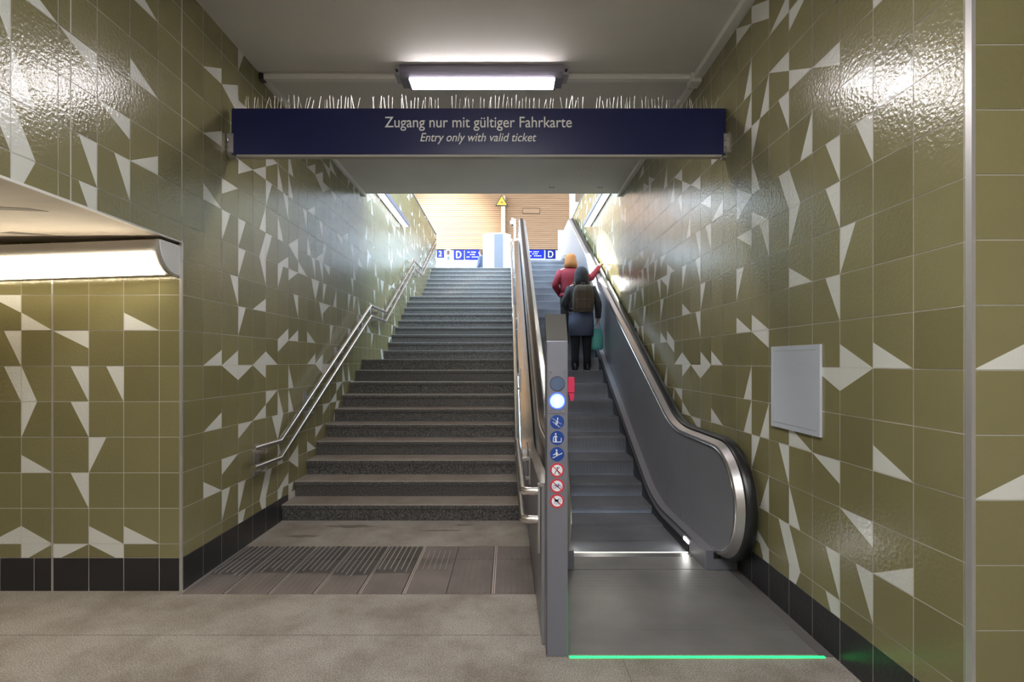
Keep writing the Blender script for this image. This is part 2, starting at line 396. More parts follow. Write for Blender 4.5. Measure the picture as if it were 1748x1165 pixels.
RIGHT = {(3,6):'TRh',(4,7):'BLh',(5,7):'TRh',(2,5):'TRh',(1,5):'BRh',(2,4):'TRv',(3,4):'TRv',(4,5):'BRv',(5,6):'TRv',(5,4):'TRv',(4,4):'BLv',
(4,3):'TLv',(3,3):'TRv',(2,2):'TLv',(5,9):'BRh',(4,8):'TLh',(6,10):'BLh',(6,9):'TRh',(7,10):'BLh',(7,8):'BRv',(7,7):'BRv',(6,7):'BRv',
(6,6):'TLv',(6,5):'BLv',(7,5):'BLh',(7,4):'TLh',(9,5):'BRh',(10,5):'TRh',(10,4):'TRv',(9,7):'BLh',(11,6):'TRh',(12,7):'BLh',(13,7):'TRh',
(14,7):'BRv',(15,8):'BRv',(17,9):'BLh',(18,9):'BLh',(13,6):'TRv',(12,5):'BRv',(11,3):'TRv',(11,4):'TRv',(10,2):'TLv',(11,1):'TRv',
(12,3):'TLv',(12,2):'BLh',(14,4):'BLh',(15,3):'TRh',(14,3):'TLv',(15,2):'TLv',(15,1):'BLh',(14,1):'BLh',(14,0):'TRh',(17,5):'BRh',
(15,4):'TLh',(18,4):'TRv',(19,4):'TRv',(19,3):'TRv',(18,2):'TLv',(19,1):'TRv',(20,2):'BLh',(7,2):'TLv',(7,1):'BLh',(6,1):'BLh',(6,0):'TRh',
(4,2):'BLh',(3,1):'TRv',(2,0):'BLh',(7,3):'TRh',(6,4):'BLh',(6,3):'TRv',(3,-1):'TRh',(2,-1):'TLh',(1,0):'BLh',(1,-2):'BLh',(7,-1):'BRv',
(7,-2):'BRv',(6,-2):'BRv',(6,-3):'TLv',(4,-2):'BLh',(5,-3):'TRv',(3,-3):'TRh',(6,-4):'BRv',(4,-4):'BLv',(5,-5):'TRv',(4,-5):'BLv',
(4,-6):'TLv',(6,-5):'BLh',(6,-6):'TRv',(3,-5):'TRv',(3,-6):'TRv',(2,-4):'TRh',(2,-5):'TRv',(1,-4):'BRh',(1,7):'BLh',(13,0):'BRh',
(12,0):'BLh',(10,0):'BLh',(9,0):'BLh',(11,-1):'TRh',(10,-1):'TLh',(12,-1):'TLh',(15,-1):'BRv',(13,-2):'TRh',(12,-2):'BLh',(14,-2):'BRv',
(11,-3):'TRh',(9,-2):'BLh'}
rl = random.Random(5)
def rndL(c, r):
    if c < 8 or (c < 12 and r < 1): return None
    return rl.choice(CODES+['BLv','TRv','TLv']) if rl.random() < .30 else None
def rndR(c, r):
    if c < 16: return None
    return rl.choice(CODES+['BRv','TLv','TRv']) if rl.random() < .30 else None
def stair_h(y):
    k = 0
    for yn in NY:
        if y >= yn: k += 1
    return k*RISE
# stair nosing positions
NY = [5.144+.313*i for i in range(10)]
NY += [9.379+.3064*i for i in range(9)]
NY += [13.26+.3035*i for i in range(8)]

# left wall
mb = MB()
JL = {j: (3.828+PH*(j-1), 3.828+PH*j) for j in range(-14, 51)}
U2 = lambda y: y
PL = lambda u, v, h: (WL+h, u, v)
tiles(mb, PL, {c: v for c, v in JL.items() if c < 0}, VL, LEFT, -2, YC-.012, 2.452, CEIL+.1)
tiles(mb, PL, {c: v for c, v in JL.items() if c >= 0}, VL, LEFT, YC+.002, YEDGE+.6, 0, CEIL+.1, SKT, rnd=rndL, skirt_lines=[JL[c] for c in range(0, 7)])
tiles(mb, PL, {c: v for c, v in JL.items() if c >= 0}, {k: v for k, v in VL.items() if v[1] < 3.2 or True}, LEFT, YEDGE+.6, YEND, .9, WTL, rnd=rndL)
mb.box(WL-.3, WL-.0002, YC, YEDGE+.6, -.3, CEIL+.3, 'grout')
mb.box(WL-.3, WL-.0002, YEDGE+.6, YEND, -.3, WTL, 'grout')
mb.box(WL-.3, WL-.0002, -3, YC, 2.61, CEIL+.3, 'grout'); mb.box(WL-.002, WL-.0002, -3, YC, 2.452, 2.62, 'grout')
mb.box(WL-.302, WL+.012, YEDGE+.01, YEND, WTL-.0, WTL+.03, 'grey_paint')
mb.box(WL-.302, WL+.0022, 2.664, 2.671, 2.452, CEIL, 'grout')
struct('wall_left', mb)
# the wall of the side passage that faces the viewer, left
mb = MB()
xs = [WL, -2.451, -2.7005, -2.946, -3.200, -3.420, -3.664, -3.91, -4.16, -4.41, -4.66, -4.91, -5.16, -5.4, -5.65]
UF = {i: (xs[i+1], xs[i]) for i in range(len(xs)-1)}
FP = {(5,1):'TRh',(4,1):'BLh',(1,1):'BLh',(5,0):'TRv',(3,0):'TRh',(5,-1):'TRv',(4,-1):'BLv',(3,-1):'TRv',(2,-1):'TRv',(4,-2):'TLv',(3,-2):'TRv',
(2,-3):'TLv',(4,-3):'BLh',(3,-4):'TRv',(5,-5):'BRh',(4,-5):'BLh',(2,-5):'BLh',(1,-5):'BLh',(4,-6):'TLh',(3,-6):'TLh',(2,-6):'TRh',(3,2):'TRh',(2,2):'TLh',
(7,0):'TRv',(8,-2):'BLv',(7,-3):'TLh',(6,-1):'BLh'}
sk = [(xs[1],xs[0]),(xs[2],xs[1]),(xs[3],xs[2]),(xs[4],xs[3]),(-3.33-.24,-3.33+.0),(-3.33,-3.2)]+[(-3.57-.247*(i+1),-3.57-.247*i) for i in range(8)]
tiles(mb, lambda u, v, h: (u, YC-h, v), UF, VL, FP, -5.5, WL-.012, 0, 2.45, SKT, skirt_lines=sk)
mb.box(-5.5, WL-.302, YC+.0002, YC+.3, -.3, 2.6, 'grout')
mb.box(WL-.302, WL-.001, YC+.0002, YC+.05, -.3, 2.45, 'grout')
mb.box(-3.208, -3.194, YC-.004, YC, 0, 2.45, 'alu_profile')
struct('wall_front', mb)
mb = MB(); mb.box(WL-.016, WL+.004, YC-.006, YC+.006, 0, 2.45, 'alu_profile'); struct('trim_1', mb)
# right wall
mb = MB()
def RU(k): return 1.988+PH*1.003*k
JR = {k: (-RU(k+1), -RU(k)) for k in range(-1, 58)}
PRt = lambda u, v, h: (WR-h, -u, v)
tiles(mb, PRt, JR, VL, RIGHT, -(YEDGE+.6), -(YR+.006), 0, CEIL+.1, SKT, rnd=rndR, skirt_lines=[JR[k] for k in range(-1, 12)])
tiles(mb, PRt, JR, VL, RIGHT, -YEND, -(YEDGE+.6), .9, WTR, rnd=rndR)
mb.box(WR+.0002, WR+.3, YR, YEDGE+.6, -.3, CEIL+.3, 'grout')
mb.box(WR+.0002, WR+.3, YEDGE+.6, YEND, -.3, WTR, 'grout')
mb.box(WR-.012, WR+.302, YEDGE+.01, YEND, WTR, WTR+.03, 'grey_paint')
struct('wall_right', mb)
mb = MB()
xr = [WR+.005+.2475*i for i in range(14)]
UR = {i: (xr[i], xr[i+1]) for i in range(13)}
tiles(mb, lambda u, v, h: (u, YR-.015-h, v), UR, VL, {(0,0):'BRh',(0,-2):'BRh',(1,0):'BLh',(3,3):'TRv'}, WR+.008, 5, 0, CEIL+.1, SKT)
mb.box(WR+.001, 5, YR-.0148, YR+.2, -.3, CEIL+.3, 'grout')
struct('wall_front_right', mb)
mb = MB(); mb.box(WR-.006, WR+.010, YR-.022, YR+.006, 0, CEIL, 'alu_profile'); struct('trim_2', mb)
# passage behind the viewer
mb = MB(); mb.box(-5.5, 5, -3.3, -3.1, -.3, 4.6, 'plain_wall'); struct('wall_back', mb)
mb = MB(); mb.box(-5.7, -5.5, -3.3, 3.9, -.3, 2.6, 'plain_wall'); struct('wall_far_left', mb)
mb = MB(); mb.box(5, 5.2, -3.3, 2.2, -.3, 4.6, 'plain_wall'); struct('wall_far_right', mb)

# ---------------------------------------------------------------- floor
mb = MB()
mb.box(-5.7, 5.2, -3.3, 3.53, -.2, 0, 'floor_terrazzo')
mb.box(WL, .19, 4.446, 5.3, -.2, 0, 'floor_terrazzo')
mb.box(-5.7, WL, 3.53, 3.9, -.2, 0, 'floor_terrazzo')
mb.box(WL, .19, 3.53, 4.446, -.2, -.012, 'joint_and_shade_dark')
mb.box(.19, WR+.2, 3.53, 5.3, -.2, -.03, 'joint_and_shade_dark')
for y in (3.0, 1.6): mb.box(-5.5, .2, y, y+.004, 0, .0005, 'joint_and_shade_dark')
for x, y0, y1 in ((.62, 1.2, 2.765),): mb.box(x, x+.003, y0, y1, 0, .0005, 'joint_and_shade_dark')
mb2 = MB(); rr = random.Random(9)
for cx_, cy_, w_, h_ in ((-1.55,4.98,.30,.05),(-.62,4.86,.22,.025),(-1.9,4.70,.18,.04),(-.45,5.02,.12,.02)):
    mb2.prism([(cx_+w_*math.cos(a)*rr.uniform(.5,1.1), cy_+h_*math.sin(a)*rr.uniform(.4,1.1)) for a in [2*PI*q/22 for q in range(22)]], 'Z', 0, .0006, 'floor_smudge')
for q in mb2.f: pass
mb.mesh(mb2.v, mb2.f, 'floor_smudge')
struct('floor', mb)
mb = MB(); mb.box(.19, .322, 2.9, 5.3, -.2, .002, 'joint_and_shade_dark'); struct('floor_strip', mb)
# drain-like rubber and aluminium entrance mat made of panels
mt = thing('entrance_mat', 'dark ribbed entrance mat of worn panels set in floor before the stairs', 'floor mat', (-1.04,3.99,-.012))
pw = (0.19-WL)/8
rm = random.Random(3)
for i in range(8):
    x0 = WL+pw*i+.004; x1 = WL+pw*(i+1)-.004
    mb = MB(); split = 3.87+.03*rm.uniform(-1,1)
    full = i < 5
    mb.box(x0, x1, 3.535, split, -.012, -.001, 'mat_dusty')
    mb.box(x0, x1, split, 4.443, -.012, -.005 if full else -.001, 'mat_dark' if full else 'mat_dusty')
    nrib = 6
    for k in range(nrib):
        xa = x0+.02+(x1-x0-.04)*(k+.5)/nrib
        if i < 5:
            yb = split+rm.uniform(-.02,.09)
            mb.box(xa-.0035, xa+.0035, yb, 4.44, -.006, .0015, 'mat_rib')
            mb.box(xa-.012, xa+.012, 3.54, split, -.002, .0004, 'mat_dusty')
        elif i == 5:
            mb.box(xa-.013, xa+.013, split+.05, 4.36, -.002, .0006, 'mat_dusty')
            mb.box(xa-.008, xa+.014, 4.05, 4.16, -.002, .0009, 'mat_dark')
            mb.box(xa-.014, xa-.0125, split+.06, 4.34, -.002, .0022, 'mat_rib')
        else:
            mb.box(xa-.012, xa+.006, 3.55, 4.42, -.002, .0006, 'mat_dusty')
            mb.box(xa+.008, xa+.0105, 3.54, 4.43, -.002, .0003, 'mat_dark')
    for xx in (x0+.002, x0+.016): mb.box(xx, xx+.006, 3.536, 4.442, -.002, .002, 'mat_rib' if i != 6 else 'mat_dusty')
    mb.box(x0, x1, 4.157, 4.160, -.002, .0008, 'mat_dark')
    mb.build('panel', mt)

# ---------------------------------------------------------------- ceilings
mb = MB(); mb.box(WL-.3, 5, -3.3, 4.662, CEIL, CEIL+.3, 'ceiling_paint'); mb.box(WL-.1, WR+.1, 4.668, YEDGE, CEIL, CEIL+.3, 'ceiling_paint')
mb.box(WL-.3, WR+.3, 4.662, 4.668, CEIL+.01, CEIL+.3, 'joint_and_shade_dark')
for dx, dy in ((0,0),(.06,.03),(.11,-.02),(.03,.09),(.13,.10),(-.04,.05),(.2,.02)): mb.disc((0,0,0),0.001,0.001,'black',4) if False else mb.box(1.0+dx, 1.012+dx, 6.95+dy, 6.962+dy, CEIL-.001, CEIL+.01, 'black')
for x in (.63, 1.36): mb.tube([(x,7.7,CEIL+.01),(x,7.7,CEIL-.03),(x+.06,7.7,CEIL-.03),(x+.06,7.7,CEIL+.01)], .004, 'grey_pvc', 6)
struct('ceiling', mb)
mb = MB()
mb.box(-5.7, WL-.0021, -3.3, YC+.3, 2.45, 2.6, 'soffit_paint')
mb.box(WL-.004, WL+.003, -3, YC, 2.444, 2.456, 'white_pvc')
# cracks and old stains on the soffit
for pts in ([(-5,2.72),(-3.1,2.68),(-2.62,2.78),(-2.56,2.84),(-3.0,2.78),(-3.6,2.86),(-5,2.88)], [(-3.2,3.28),(-2.95,3.40),(-2.99,3.41),(-3.3,3.31)]):
    mb.prism(pts, 'Z', 2.4485, 2.4505, 'stain')
struct('ceiling_passage', mb)

# white trunking along the ceiling
mb = MB(); mb.bbox(WR-.075, WR-.003, -.5, 4.66, CEIL-.055, CEIL-.001, 'white_pvc', .004); mb.bbox(WR-.062, WR-.003, 4.86, YEDGE, CEIL-.05, CEIL-.001, 'white_pvc', .004)
mb.box(WR-.076, WR-.002, 1.4, 4.66, CEIL-.058, CEIL-.0545, 'white_pvc')
tag(mb.build('cable_trunking'), 'white cable trunking running along ceiling above the right tiled wall', 'cable trunking', 'white trunkings on the ceiling')
mb = MB(); mb.bbox(WL+.003, WL+.045, 4.76, YEDGE, CEIL-.05, CEIL-.001, 'white_pvc', .004)
tag(mb.build('cable_trunking'), 'white cable trunking running along ceiling above the left tiled wall', 'cable trunking', 'white trunkings on the ceiling')
for nm, a, b in (('left', WL+.04, -.99), ('right', .53, WR-.09)):
    mb = MB(); mb.bbox(a, b, 4.69, 4.75, CEIL-.05, CEIL-.001, 'white_pvc', .005); mb.box(a, b, 4.685, 4.69, CEIL-.022, CEIL-.018, 'white_pvc')
    tag(mb.build('cable_trunking'), 'white cable trunking crossing the ceiling to the %s of the bright lamp' % nm, 'cable trunking', 'white trunkings on the ceiling')
mb = MB(); mb.bbox(WR-.105, WR-.004, 4.665, 4.79, CEIL-.09, CEIL-.001, 'white_pvc', .008); mb.box(WR-.075, WR-.04, 4.79, 4.83, CEIL-.07, CEIL-.03, 'black')
tag(mb.build('junction_box'), 'pale grey junction box where trunkings meet at the right wall', 'junction box')
mb = MB(); mb.bbox(WL+.004, WL+.04, 4.67, 4.75, CEIL-.06, CEIL-.001, 'black', .006)
tag(mb.build('junction_box'), 'small black cable end box in the left ceiling corner', 'junction box')

# ---------------------------------------------------------------- ceiling lamp
t = thing('ceiling_lamp', 'dark rectangular ceiling lamp shining white above the blue sign', 'lamp', (-.235,4.6,CEIL))
mb = MB()
mb.prism([(4.545,CEIL-.003),(4.535,CEIL-.07),(4.56,CEIL-.118),(4.73,CEIL-.118),(4.76,CEIL-.003)], 'X', -.97, .49, 'lamp_housing'); mb.build('housing', t)
mb = MB(); mb.bbox(-.885, .415, 4.553, 4.72, CEIL-.128, CEIL-.1175, 'tube_light', .004); mb.build('diffuser', t)
mb = MB()
for a, b in ((-.905,-.885),(.415,.435)): mb.bbox(a, b, 4.548, 4.73, CEIL-.136, CEIL-.116, 'lamp_housing', .003)
mb.box(-.905, .435, 4.72, 4.732, CEIL-.134, CEIL-.116, 'lamp_housing'); mb.build('diffuser_frame', t)
for a, b in ((-1.02,-.97),(.49,.545)):
    mb = MB(); mb.bbox(a, b, 4.56, 4.72, CEIL-.085, CEIL-.002, 'grey_pvc', .01); mb.tube([((a+b)/2,4.56,CEIL-.05),((a+b)/2,4.545,CEIL-.05)], .012, 'black', 10); mb.build('end_bracket', t)

# ---------------------------------------------------------------- wall lamp over the left passage wall
t = thing('wall_lamp', 'long curved lamp glowing warm white under the left passage ceiling', 'lamp', (-3.6,3.5,2.4))
def quad_profile(r0y, top, dep, hgt, n=10):
    return [(r0y+dep*(1-math.cos(PI/2*k/n))*0+dep*(1-math.cos(PI/2*k/n)), top-hgt*math.sin(PI/2*k/n)) for k in range(n+1)]
def lamp_prism(mb, x0, x1, ins, m, h0=.0, h1=1.0, th=None):
    """quarter-round lamp body from x0 to x1, sagging slightly to the left"""
    out = []
    for x in (x0, x1):
        s = (x-(-2.31))
        yy = 3.372-.028*s*1.0; top = 2.425+.030*s
        dep, hgt = 3.578-yy, .215
        pr = []
        for k in range(11):
            a = PI/2*(h0+(h1-h0)*k/10)
            pr.append((yy+ins+(dep-ins)*(1-math.cos(a))*.86, top-(hgt-ins)*math.sin(a)))
        if th is None: pr += [(3.579, pr[-1][1]), (3.579, top)]
        else:
            pr += [(p[0]+th, p[1]+th*.6) for p in reversed(pr)]
        out.append(pr)
    n = len(out[0]); V = [(x0,p[0],p[1]) for p in out[0]]+[(x1,p[0],p[1]) for p in out[1]]
    F = [tuple(range(n)), tuple(range(2*n-1, n-1, -1))]+[(i,(i+1)%n,n+(i+1)%n,n+i) for i in range(n)]
    mb.mesh(V, F, m)
mb = MB(); lamp_prism(mb, -4.6, -2.335, .004, 'lamp_grey'); mb.build('housing', t, smooth=.5)
mb = MB(); lamp_prism(mb, -4.58, -2.362, -.004, 'tube_light_warm', .24, .84, .003); mb.build('diffuser', t, smooth=.5)
mb = MB(); lamp_prism(mb, -2.335, -2.312, -.006, 'lamp_grey'); lamp_prism(mb, -2.312, -2.305, .006, 'white_paint'); mb.build('end_cap', t, smooth=.5)
# unseen lamps added behind the viewer to brighten the interior
for i, (x, y) in enumerate(((0,-1.8),(-.2,.2))):
    t = thing('ceiling_lamp', 'added unseen lamp brightening the passage, %s' % (['farthest back','above the viewer','in the right arm'][i]), 'lamp', (x,y,CEIL), 'added passage lamps')
    mb = MB(); mb.bbox(x-.65, x+.65, y-.09, y+.09, CEIL-.11, CEIL-.002, 'lamp_housing', .01); mb.build('housing', t)
    mb = MB(); mb.bbox(x-.6, x+.6, y-.08, y+.08, CEIL-.12, CEIL-.109, 'fill_light_cool', .004); mb.build('diffuser', t)

# ---------------------------------------------------------------- the blue entry sign with bird spikes
def text_mesh(name, body, size, loc, m, parent, width=None, shear=0, depth=.002, rot=(PI/2,0,0), bold=0):
    cu = bpy.data.curves.new(name, 'FONT'); cu.body = body; cu.size = size; cu.align_x = 'CENTER'; cu.align_y = 'BOTTOM_BASELINE'
    cu.extrude = depth/2; cu.shear = shear; cu.offset = bold
    o = bpy.data.objects.new(name, cu); COL.objects.link(o); bpy.context.view_layer.update()
    dg = bpy.context.evaluated_depsgraph_get(); me = bpy.data.meshes.new_from_object(o.evaluated_get(dg))
    bpy.data.objects.remove(o); me.materials.clear(); me.materials.append(MATS[m])
    xs_ = [v.co.x for v in me.vertices]; w = max(xs_)-min(xs_); k = width/w if width else 1; mid = (max(xs_)+min(xs_))/2
    R = Matrix.Rotation(rot[2], 3, 'Z') @ Matrix.Rotation(rot[0], 3, 'X')
    for v in me.vertices: v.co = R @ Vector(((v.co.x-mid)*k, v.co.y, v.co.z)) + Vector(loc)
    o = bpy.data.objects.new(name, me); COL.objects.link(o)
    if parent: o.parent = parent; o.matrix_parent_inverse = Matrix.Translation(parent.location).inverted()
    return o
YS = 4.14
def X_(px, y): return (px-867.6)*y/FPX
def Z_(py, y): return EYE-(py-617)*y/FPX
sx0, sx1 = X_(395,YS), X_(1239,YS); sz1, sz0 = Z_(185,YS), Z_(264,YS)
t = thing('hanging_sign', 'long dark blue overhead beam sign reading Zugang nur mit gültiger Fahrkarte', 'sign', (-.24,YS+.1,sz0))
mb = MB(); mb.bbox(sx0, sx1, YS, YS+.06, sz0, sz1, 'sign_blue', .003); mb.build('sign_box', t)
mb = MB(); mb.prism([(YS-.002,sz0-.001),(YS+.004,sz0-.016),(YS+.055,sz0-.016),(YS+.06,sz0-.001)], 'X', sx0+.04, sx1-.03, 'lamp_grey'); mb.build('bottom_rail', t)
for a, b, c in ((sx0-.035, sx0+.018, WL), (sx1-.018, sx1+.014, WR)):
    mb = MB(); s = -1 if c < 0 else 1
    mb.prism([(YS-.006,sz0+.17),(YS-.006,sz0+.02),(YS+.02,sz0-.022),(YS+.062,sz0-.022),(YS+.062,sz0+.17)], 'X', a, b, 'steel')
    mb.tube([(min(a,b)+.01, YS-.012, sz0+.10),(min(a,b)+.01, YS+.0, sz0+.10)], .008, 'steel_bright', 8)
    mb.tube([(min(a,b)+.01, YS-.012, sz0+.06),(min(a,b)+.01, YS+.0, sz0+.06)], .008, 'steel_bright', 8)
    mb.box(min(c+s*-.002, a), max(c, b) if s > 0 else a+.01, YS+.01, YS+.055, sz0+.0, sz0+.15, 'steel') if s > 0 else mb.box(WL+.003, a+.01, YS+.01, YS+.055, sz0, sz0+.15, 'steel')
    o = mb.build('end_bracket', t)
text_mesh('lettering', 'Zugang nur mit gültiger Fahrkarte', .124, (X_(816.5,YS), YS-.0015, Z_(217.5,YS)), 'lettering', t, (976-657)*YS/FPX, bold=.0004)
text_mesh('lettering', 'Entry only with valid ticket', .098, (X_(816.5,YS), YS-.0015, Z_(241.5,YS)), 'lettering', t, (915-717)*YS/FPX, shear=.25, bold=.0003)
# bird spikes
rs = random.Random(21)
names = ['leftmost','second from left','third from left','third from right','second from right','rightmost']
spk = MB(); spk.tube([(0,0,0),(0,0,.05),(.002,0,.112)], .0011, 'spike_wire', 5)
spike0 = spk.build('spike')
first = True
L6 = (sx1-sx0-.06)/6
for i in range(6):
    x0 = sx0+.03+L6*i
    t = thing('bird_spike_strip', 'row of thin upright wire bird spikes on blue sign, %s of six' % names[i], 'bird spikes', (x0+L6/2, YS+.03, sz1), 'bird spike strips on the blue sign')
    mb = MB(); mb.bbox(x0+.01, x0+L6-.01, YS+.012, YS+.048, sz1-.001, sz1+.005, 'white_pvc', .001); mb.build('base_strip', t)
    n = 22; skip = rs.choice([8, 13, 16])
    for k in range(n):
        if abs(k-skip) < 2 and i in (1, 2, 4): continue
        s = spike0 if first else spike0.copy()
        if not first: COL.objects.link(s)
        first = False
        s.parent = t; s.location = (-L6/2+.02+(L6-.04)*(k+rs.uniform(-.25,.25))/n, rs.choice([-.012,0,.012]), .003)
        s.rotation_euler = (rs.uniform(-.25,.25), rs.gauss(0,.10), 0); s.scale = (1,1,rs.uniform(.72,1.05))

# ---------------------------------------------------------------- stairs
SX0, SX1 = WL+.004, .138
t = thing('staircase', 'wide grey granite staircase with worn treads climbing beside the escalator', 'stairs', (-1.07,5.144,0))
for i, y in enumerate(NY):
    y1 = NY[i+1]+.02 if i < NST-1 else 15.5
    z = RISE*(i+1); mb = MB(); zz = z-RISE-.0
    th = .04
    mb.box(SX0, SX1, y+.018, y1 if i < NST-1 else y+.4, max(zz-.08, -.02), z-th, 'stair_riser')
    # tread slab with nosing
    mb.box(SX0, SX1, y+.004, y1 if i < NST-1 else y+.4, z-th, z, 'stair_tread')
    mb.box(SX0, SX1, y, y+.0045, z-th, z-.001, 'stair_riser')
    mb.box(SX0, SX1, y-.0008, y+.012, z-.007, z+.0004, 'nosing_edge')
    mb.box(SX0, SX1, y-.0006, y+.004, z-.040, z-.034, 'joint_and_shade_dark')  # dark strip painted as the shadow line under the nosing
    o = mb.build('step', t)
# ---------------------------------------------------------------- stair handrails
def handrail(name, label, X, wallx, zs, hts, side, ends, plate):
    t = thing(name, label, 'handrail', (X, zs[0], 0), 'stair handrails')
    for dh in (0, -.165):
        pts = [Vector((z, h+dh)) for z, h in zip(zs, hts)]
        path = fillet([tuple(p) for p in pts], [.04]*(len(pts)-2), 4)
        P = [(X, p.x, p.y) for p in path]
        if ends == 'wall':
            P = [(X-.0, P[0][1], P[0][2])]+P[1:]
            P = [(X-.07*side*1.0, P[0][1]-.0, P[0][2])]+[(X-.02*side, P[0][1]-.0-.005, P[0][2])]+P if False else P
        if plate:
            P = [(X+.095, P[0][1], P[0][2]), (X+.03, P[0][1], P[0][2]), (X+.006, P[0][1]+.012, P[0][2])]+[(X, P[0][1]+.04, P[0][2])]+P[1:]
        mb = MB(); mb.tube(P, .0235, 'tube_steel', 14); mb.build('rail', t, smooth=.7)
    return t
hz = [4.40, 4.904, 8.13, 9.12, 11.9, 12.93, 15.45]; hh = [.857, .845, 2.50, 2.49, 3.96, 3.96, 5.31]
def rail_h(y):
    for a, b, c, d in zip(hz, hz[1:], hh, hh[1:]):
        if a <= y <= b: return c+(d-c)*(y-a)/(b-a)
    return hh[0]
tl = handrail('handrail', 'double stainless steel tube handrail bracketed to the left tiled wall', -2.195, WL, hz, hh, 1, 'wall', False)
def bracket(t, y, X, wx):
    h = rail_h(y); s = 1 if wx < X else -1; mb = MB()
    mb.bbox(wx+s*.003, wx+s*.012, y-.05, y+.05, h-.27, h+.01, 'steel', .002)
    for dh in (-.03, -.195):
        mb.bbox(min(wx+s*.01,X), max(wx+s*.01,X)+.0, y-.014, y+.014, h+dh-.045, h+dh-.02, 'steel', .003)
        mb.bbox(X-.008, X+.008, y-.014, y+.014, h+dh-.04, h+dh+.022, 'steel', .003)
    mb.build('bracket', t)
for y in (4.62, 5.72, 6.75, 7.75, 8.6, 9.5, 10.3, 11.1, 11.8, 12.5, 13.3, 14.1, 14.9): bracket(tl, y, -2.195, WL)
hzr = [2.98]+hz[1:]; hhr = [.855]+hh[1:]
tr = handrail('handrail', 'double stainless steel tube handrail between the stairs and the escalator', .088, .15, hzr, hhr, -1, 'plate', True)
for y in (4.3, 6.2, 7.8, 9.5, 11.0, 12.5, 13.9, 15.2): bracket(tr, y, .088, .158 if y > 5 else .186)
mb = MB(); mb.bbox(.172, .186, 2.955, 3.005, .50, .90, 'steel', .002); mb.build('mounting_plate', tr)

# ---------------------------------------------------------------- escalator
KT = ZE+(TOPF)/SLP               # where the slope meets the upper level
def line(off, y0, y1, top_off=None, r=(1.6,1.6), ys=None):
    """an outline running parallel to the escalator: flat, slope, flat"""
    to = off if top_off is None else top_off
    return None
def outline(lowh, slo, toph, y0, y1, r=1.6, seg=14):
    """flat at lowh from y0, slope line slo + SLP*(y-ZE), flat at toph until y1"""
    ka = ZE+(lowh-slo)/SLP; kb = ZE+(toph-slo)/SLP
    return fillet([(y0,lowh),(ka,lowh),(kb,toph),(y1,toph)], [r,r], seg)
es = thing('escalator', 'steel escalator climbing along the right tiled wall beside the stairs', 'escalator', (1.02,4.28,0))
YU = 15.3                         # centre of the upper newels
# steps
prof = outline(0, 0, TOPF, 3.9, 16, r=2.4, seg=20)
def hprof(y):
    for a, b in zip(prof, prof[1:]):
        if a.x <= y <= b.x: return a.y+(b.y-a.y)*(y-a.x)/(b.x-a.x)
    return 0 if y < 5 else TOPF
ys = 4.30-.12
k = 0
lev = None
while ys < 14.3:
    a, b = max(ys, 4.284), min(ys+.40, 14.2)
    z = hprof(ys+.40*.0+.03)
    zp = hprof(ys-.40+.03) if k else z-.02
    mb = MB()
    riser = z-zp
    mb.box(.518, 1.517, a, b+.01, z-.03, z, 'step_metal')
    if riser > .004:
        n = 5
        pts = [(a+.02*math.sin(PI*j/n*.5)+.0, z-.0-(riser+.03)*j/n) for j in range(n+1)]
        pts += [(a+.06, pts[-1][1]), (a+.06, z-.005)]
        mb.prism(pts, 'X', .518, 1.517, 'step_metal')
    mb.box(.518, 1.517, a-.0005, a+.012, z-.012, z+.0004, 'skirt_dark') if False else None
    mb.build('step', es)
    ys += .40; k += 1
mb = MB(); mb.box(.33, 1.70, 2.80, 3.06, -.03, .002, 'landing_plate'); mb.box(.33, 1.70, 3.063, 3.945, -.03, .002, 'landing_plate')
mb.box(.516, 1.522, 3.948, 4.20, -.03, .003, 'landing_plate'); mb.box(.33,1.7,3.06,3.063,-.03,.0,'black'); mb.build('landing_plate', es)
mb = MB(); mb.box(1.70, WR-.004, 2.78, 3.945, -.03, .001, 'joint_and_shade_dark'); mb.build('edge_filler', es)
mb = MB(); mb.prism([(4.20,.003),(4.285,.008),(4.29,.0),(4.29,-.03),(4.20,-.03)], 'X', .52, 1.52, 'steel_bright')
mb.box(.53, 1.51, 4.279, 4.286, .004, .010, 'comb_line'); mb.build('comb_plate', es)

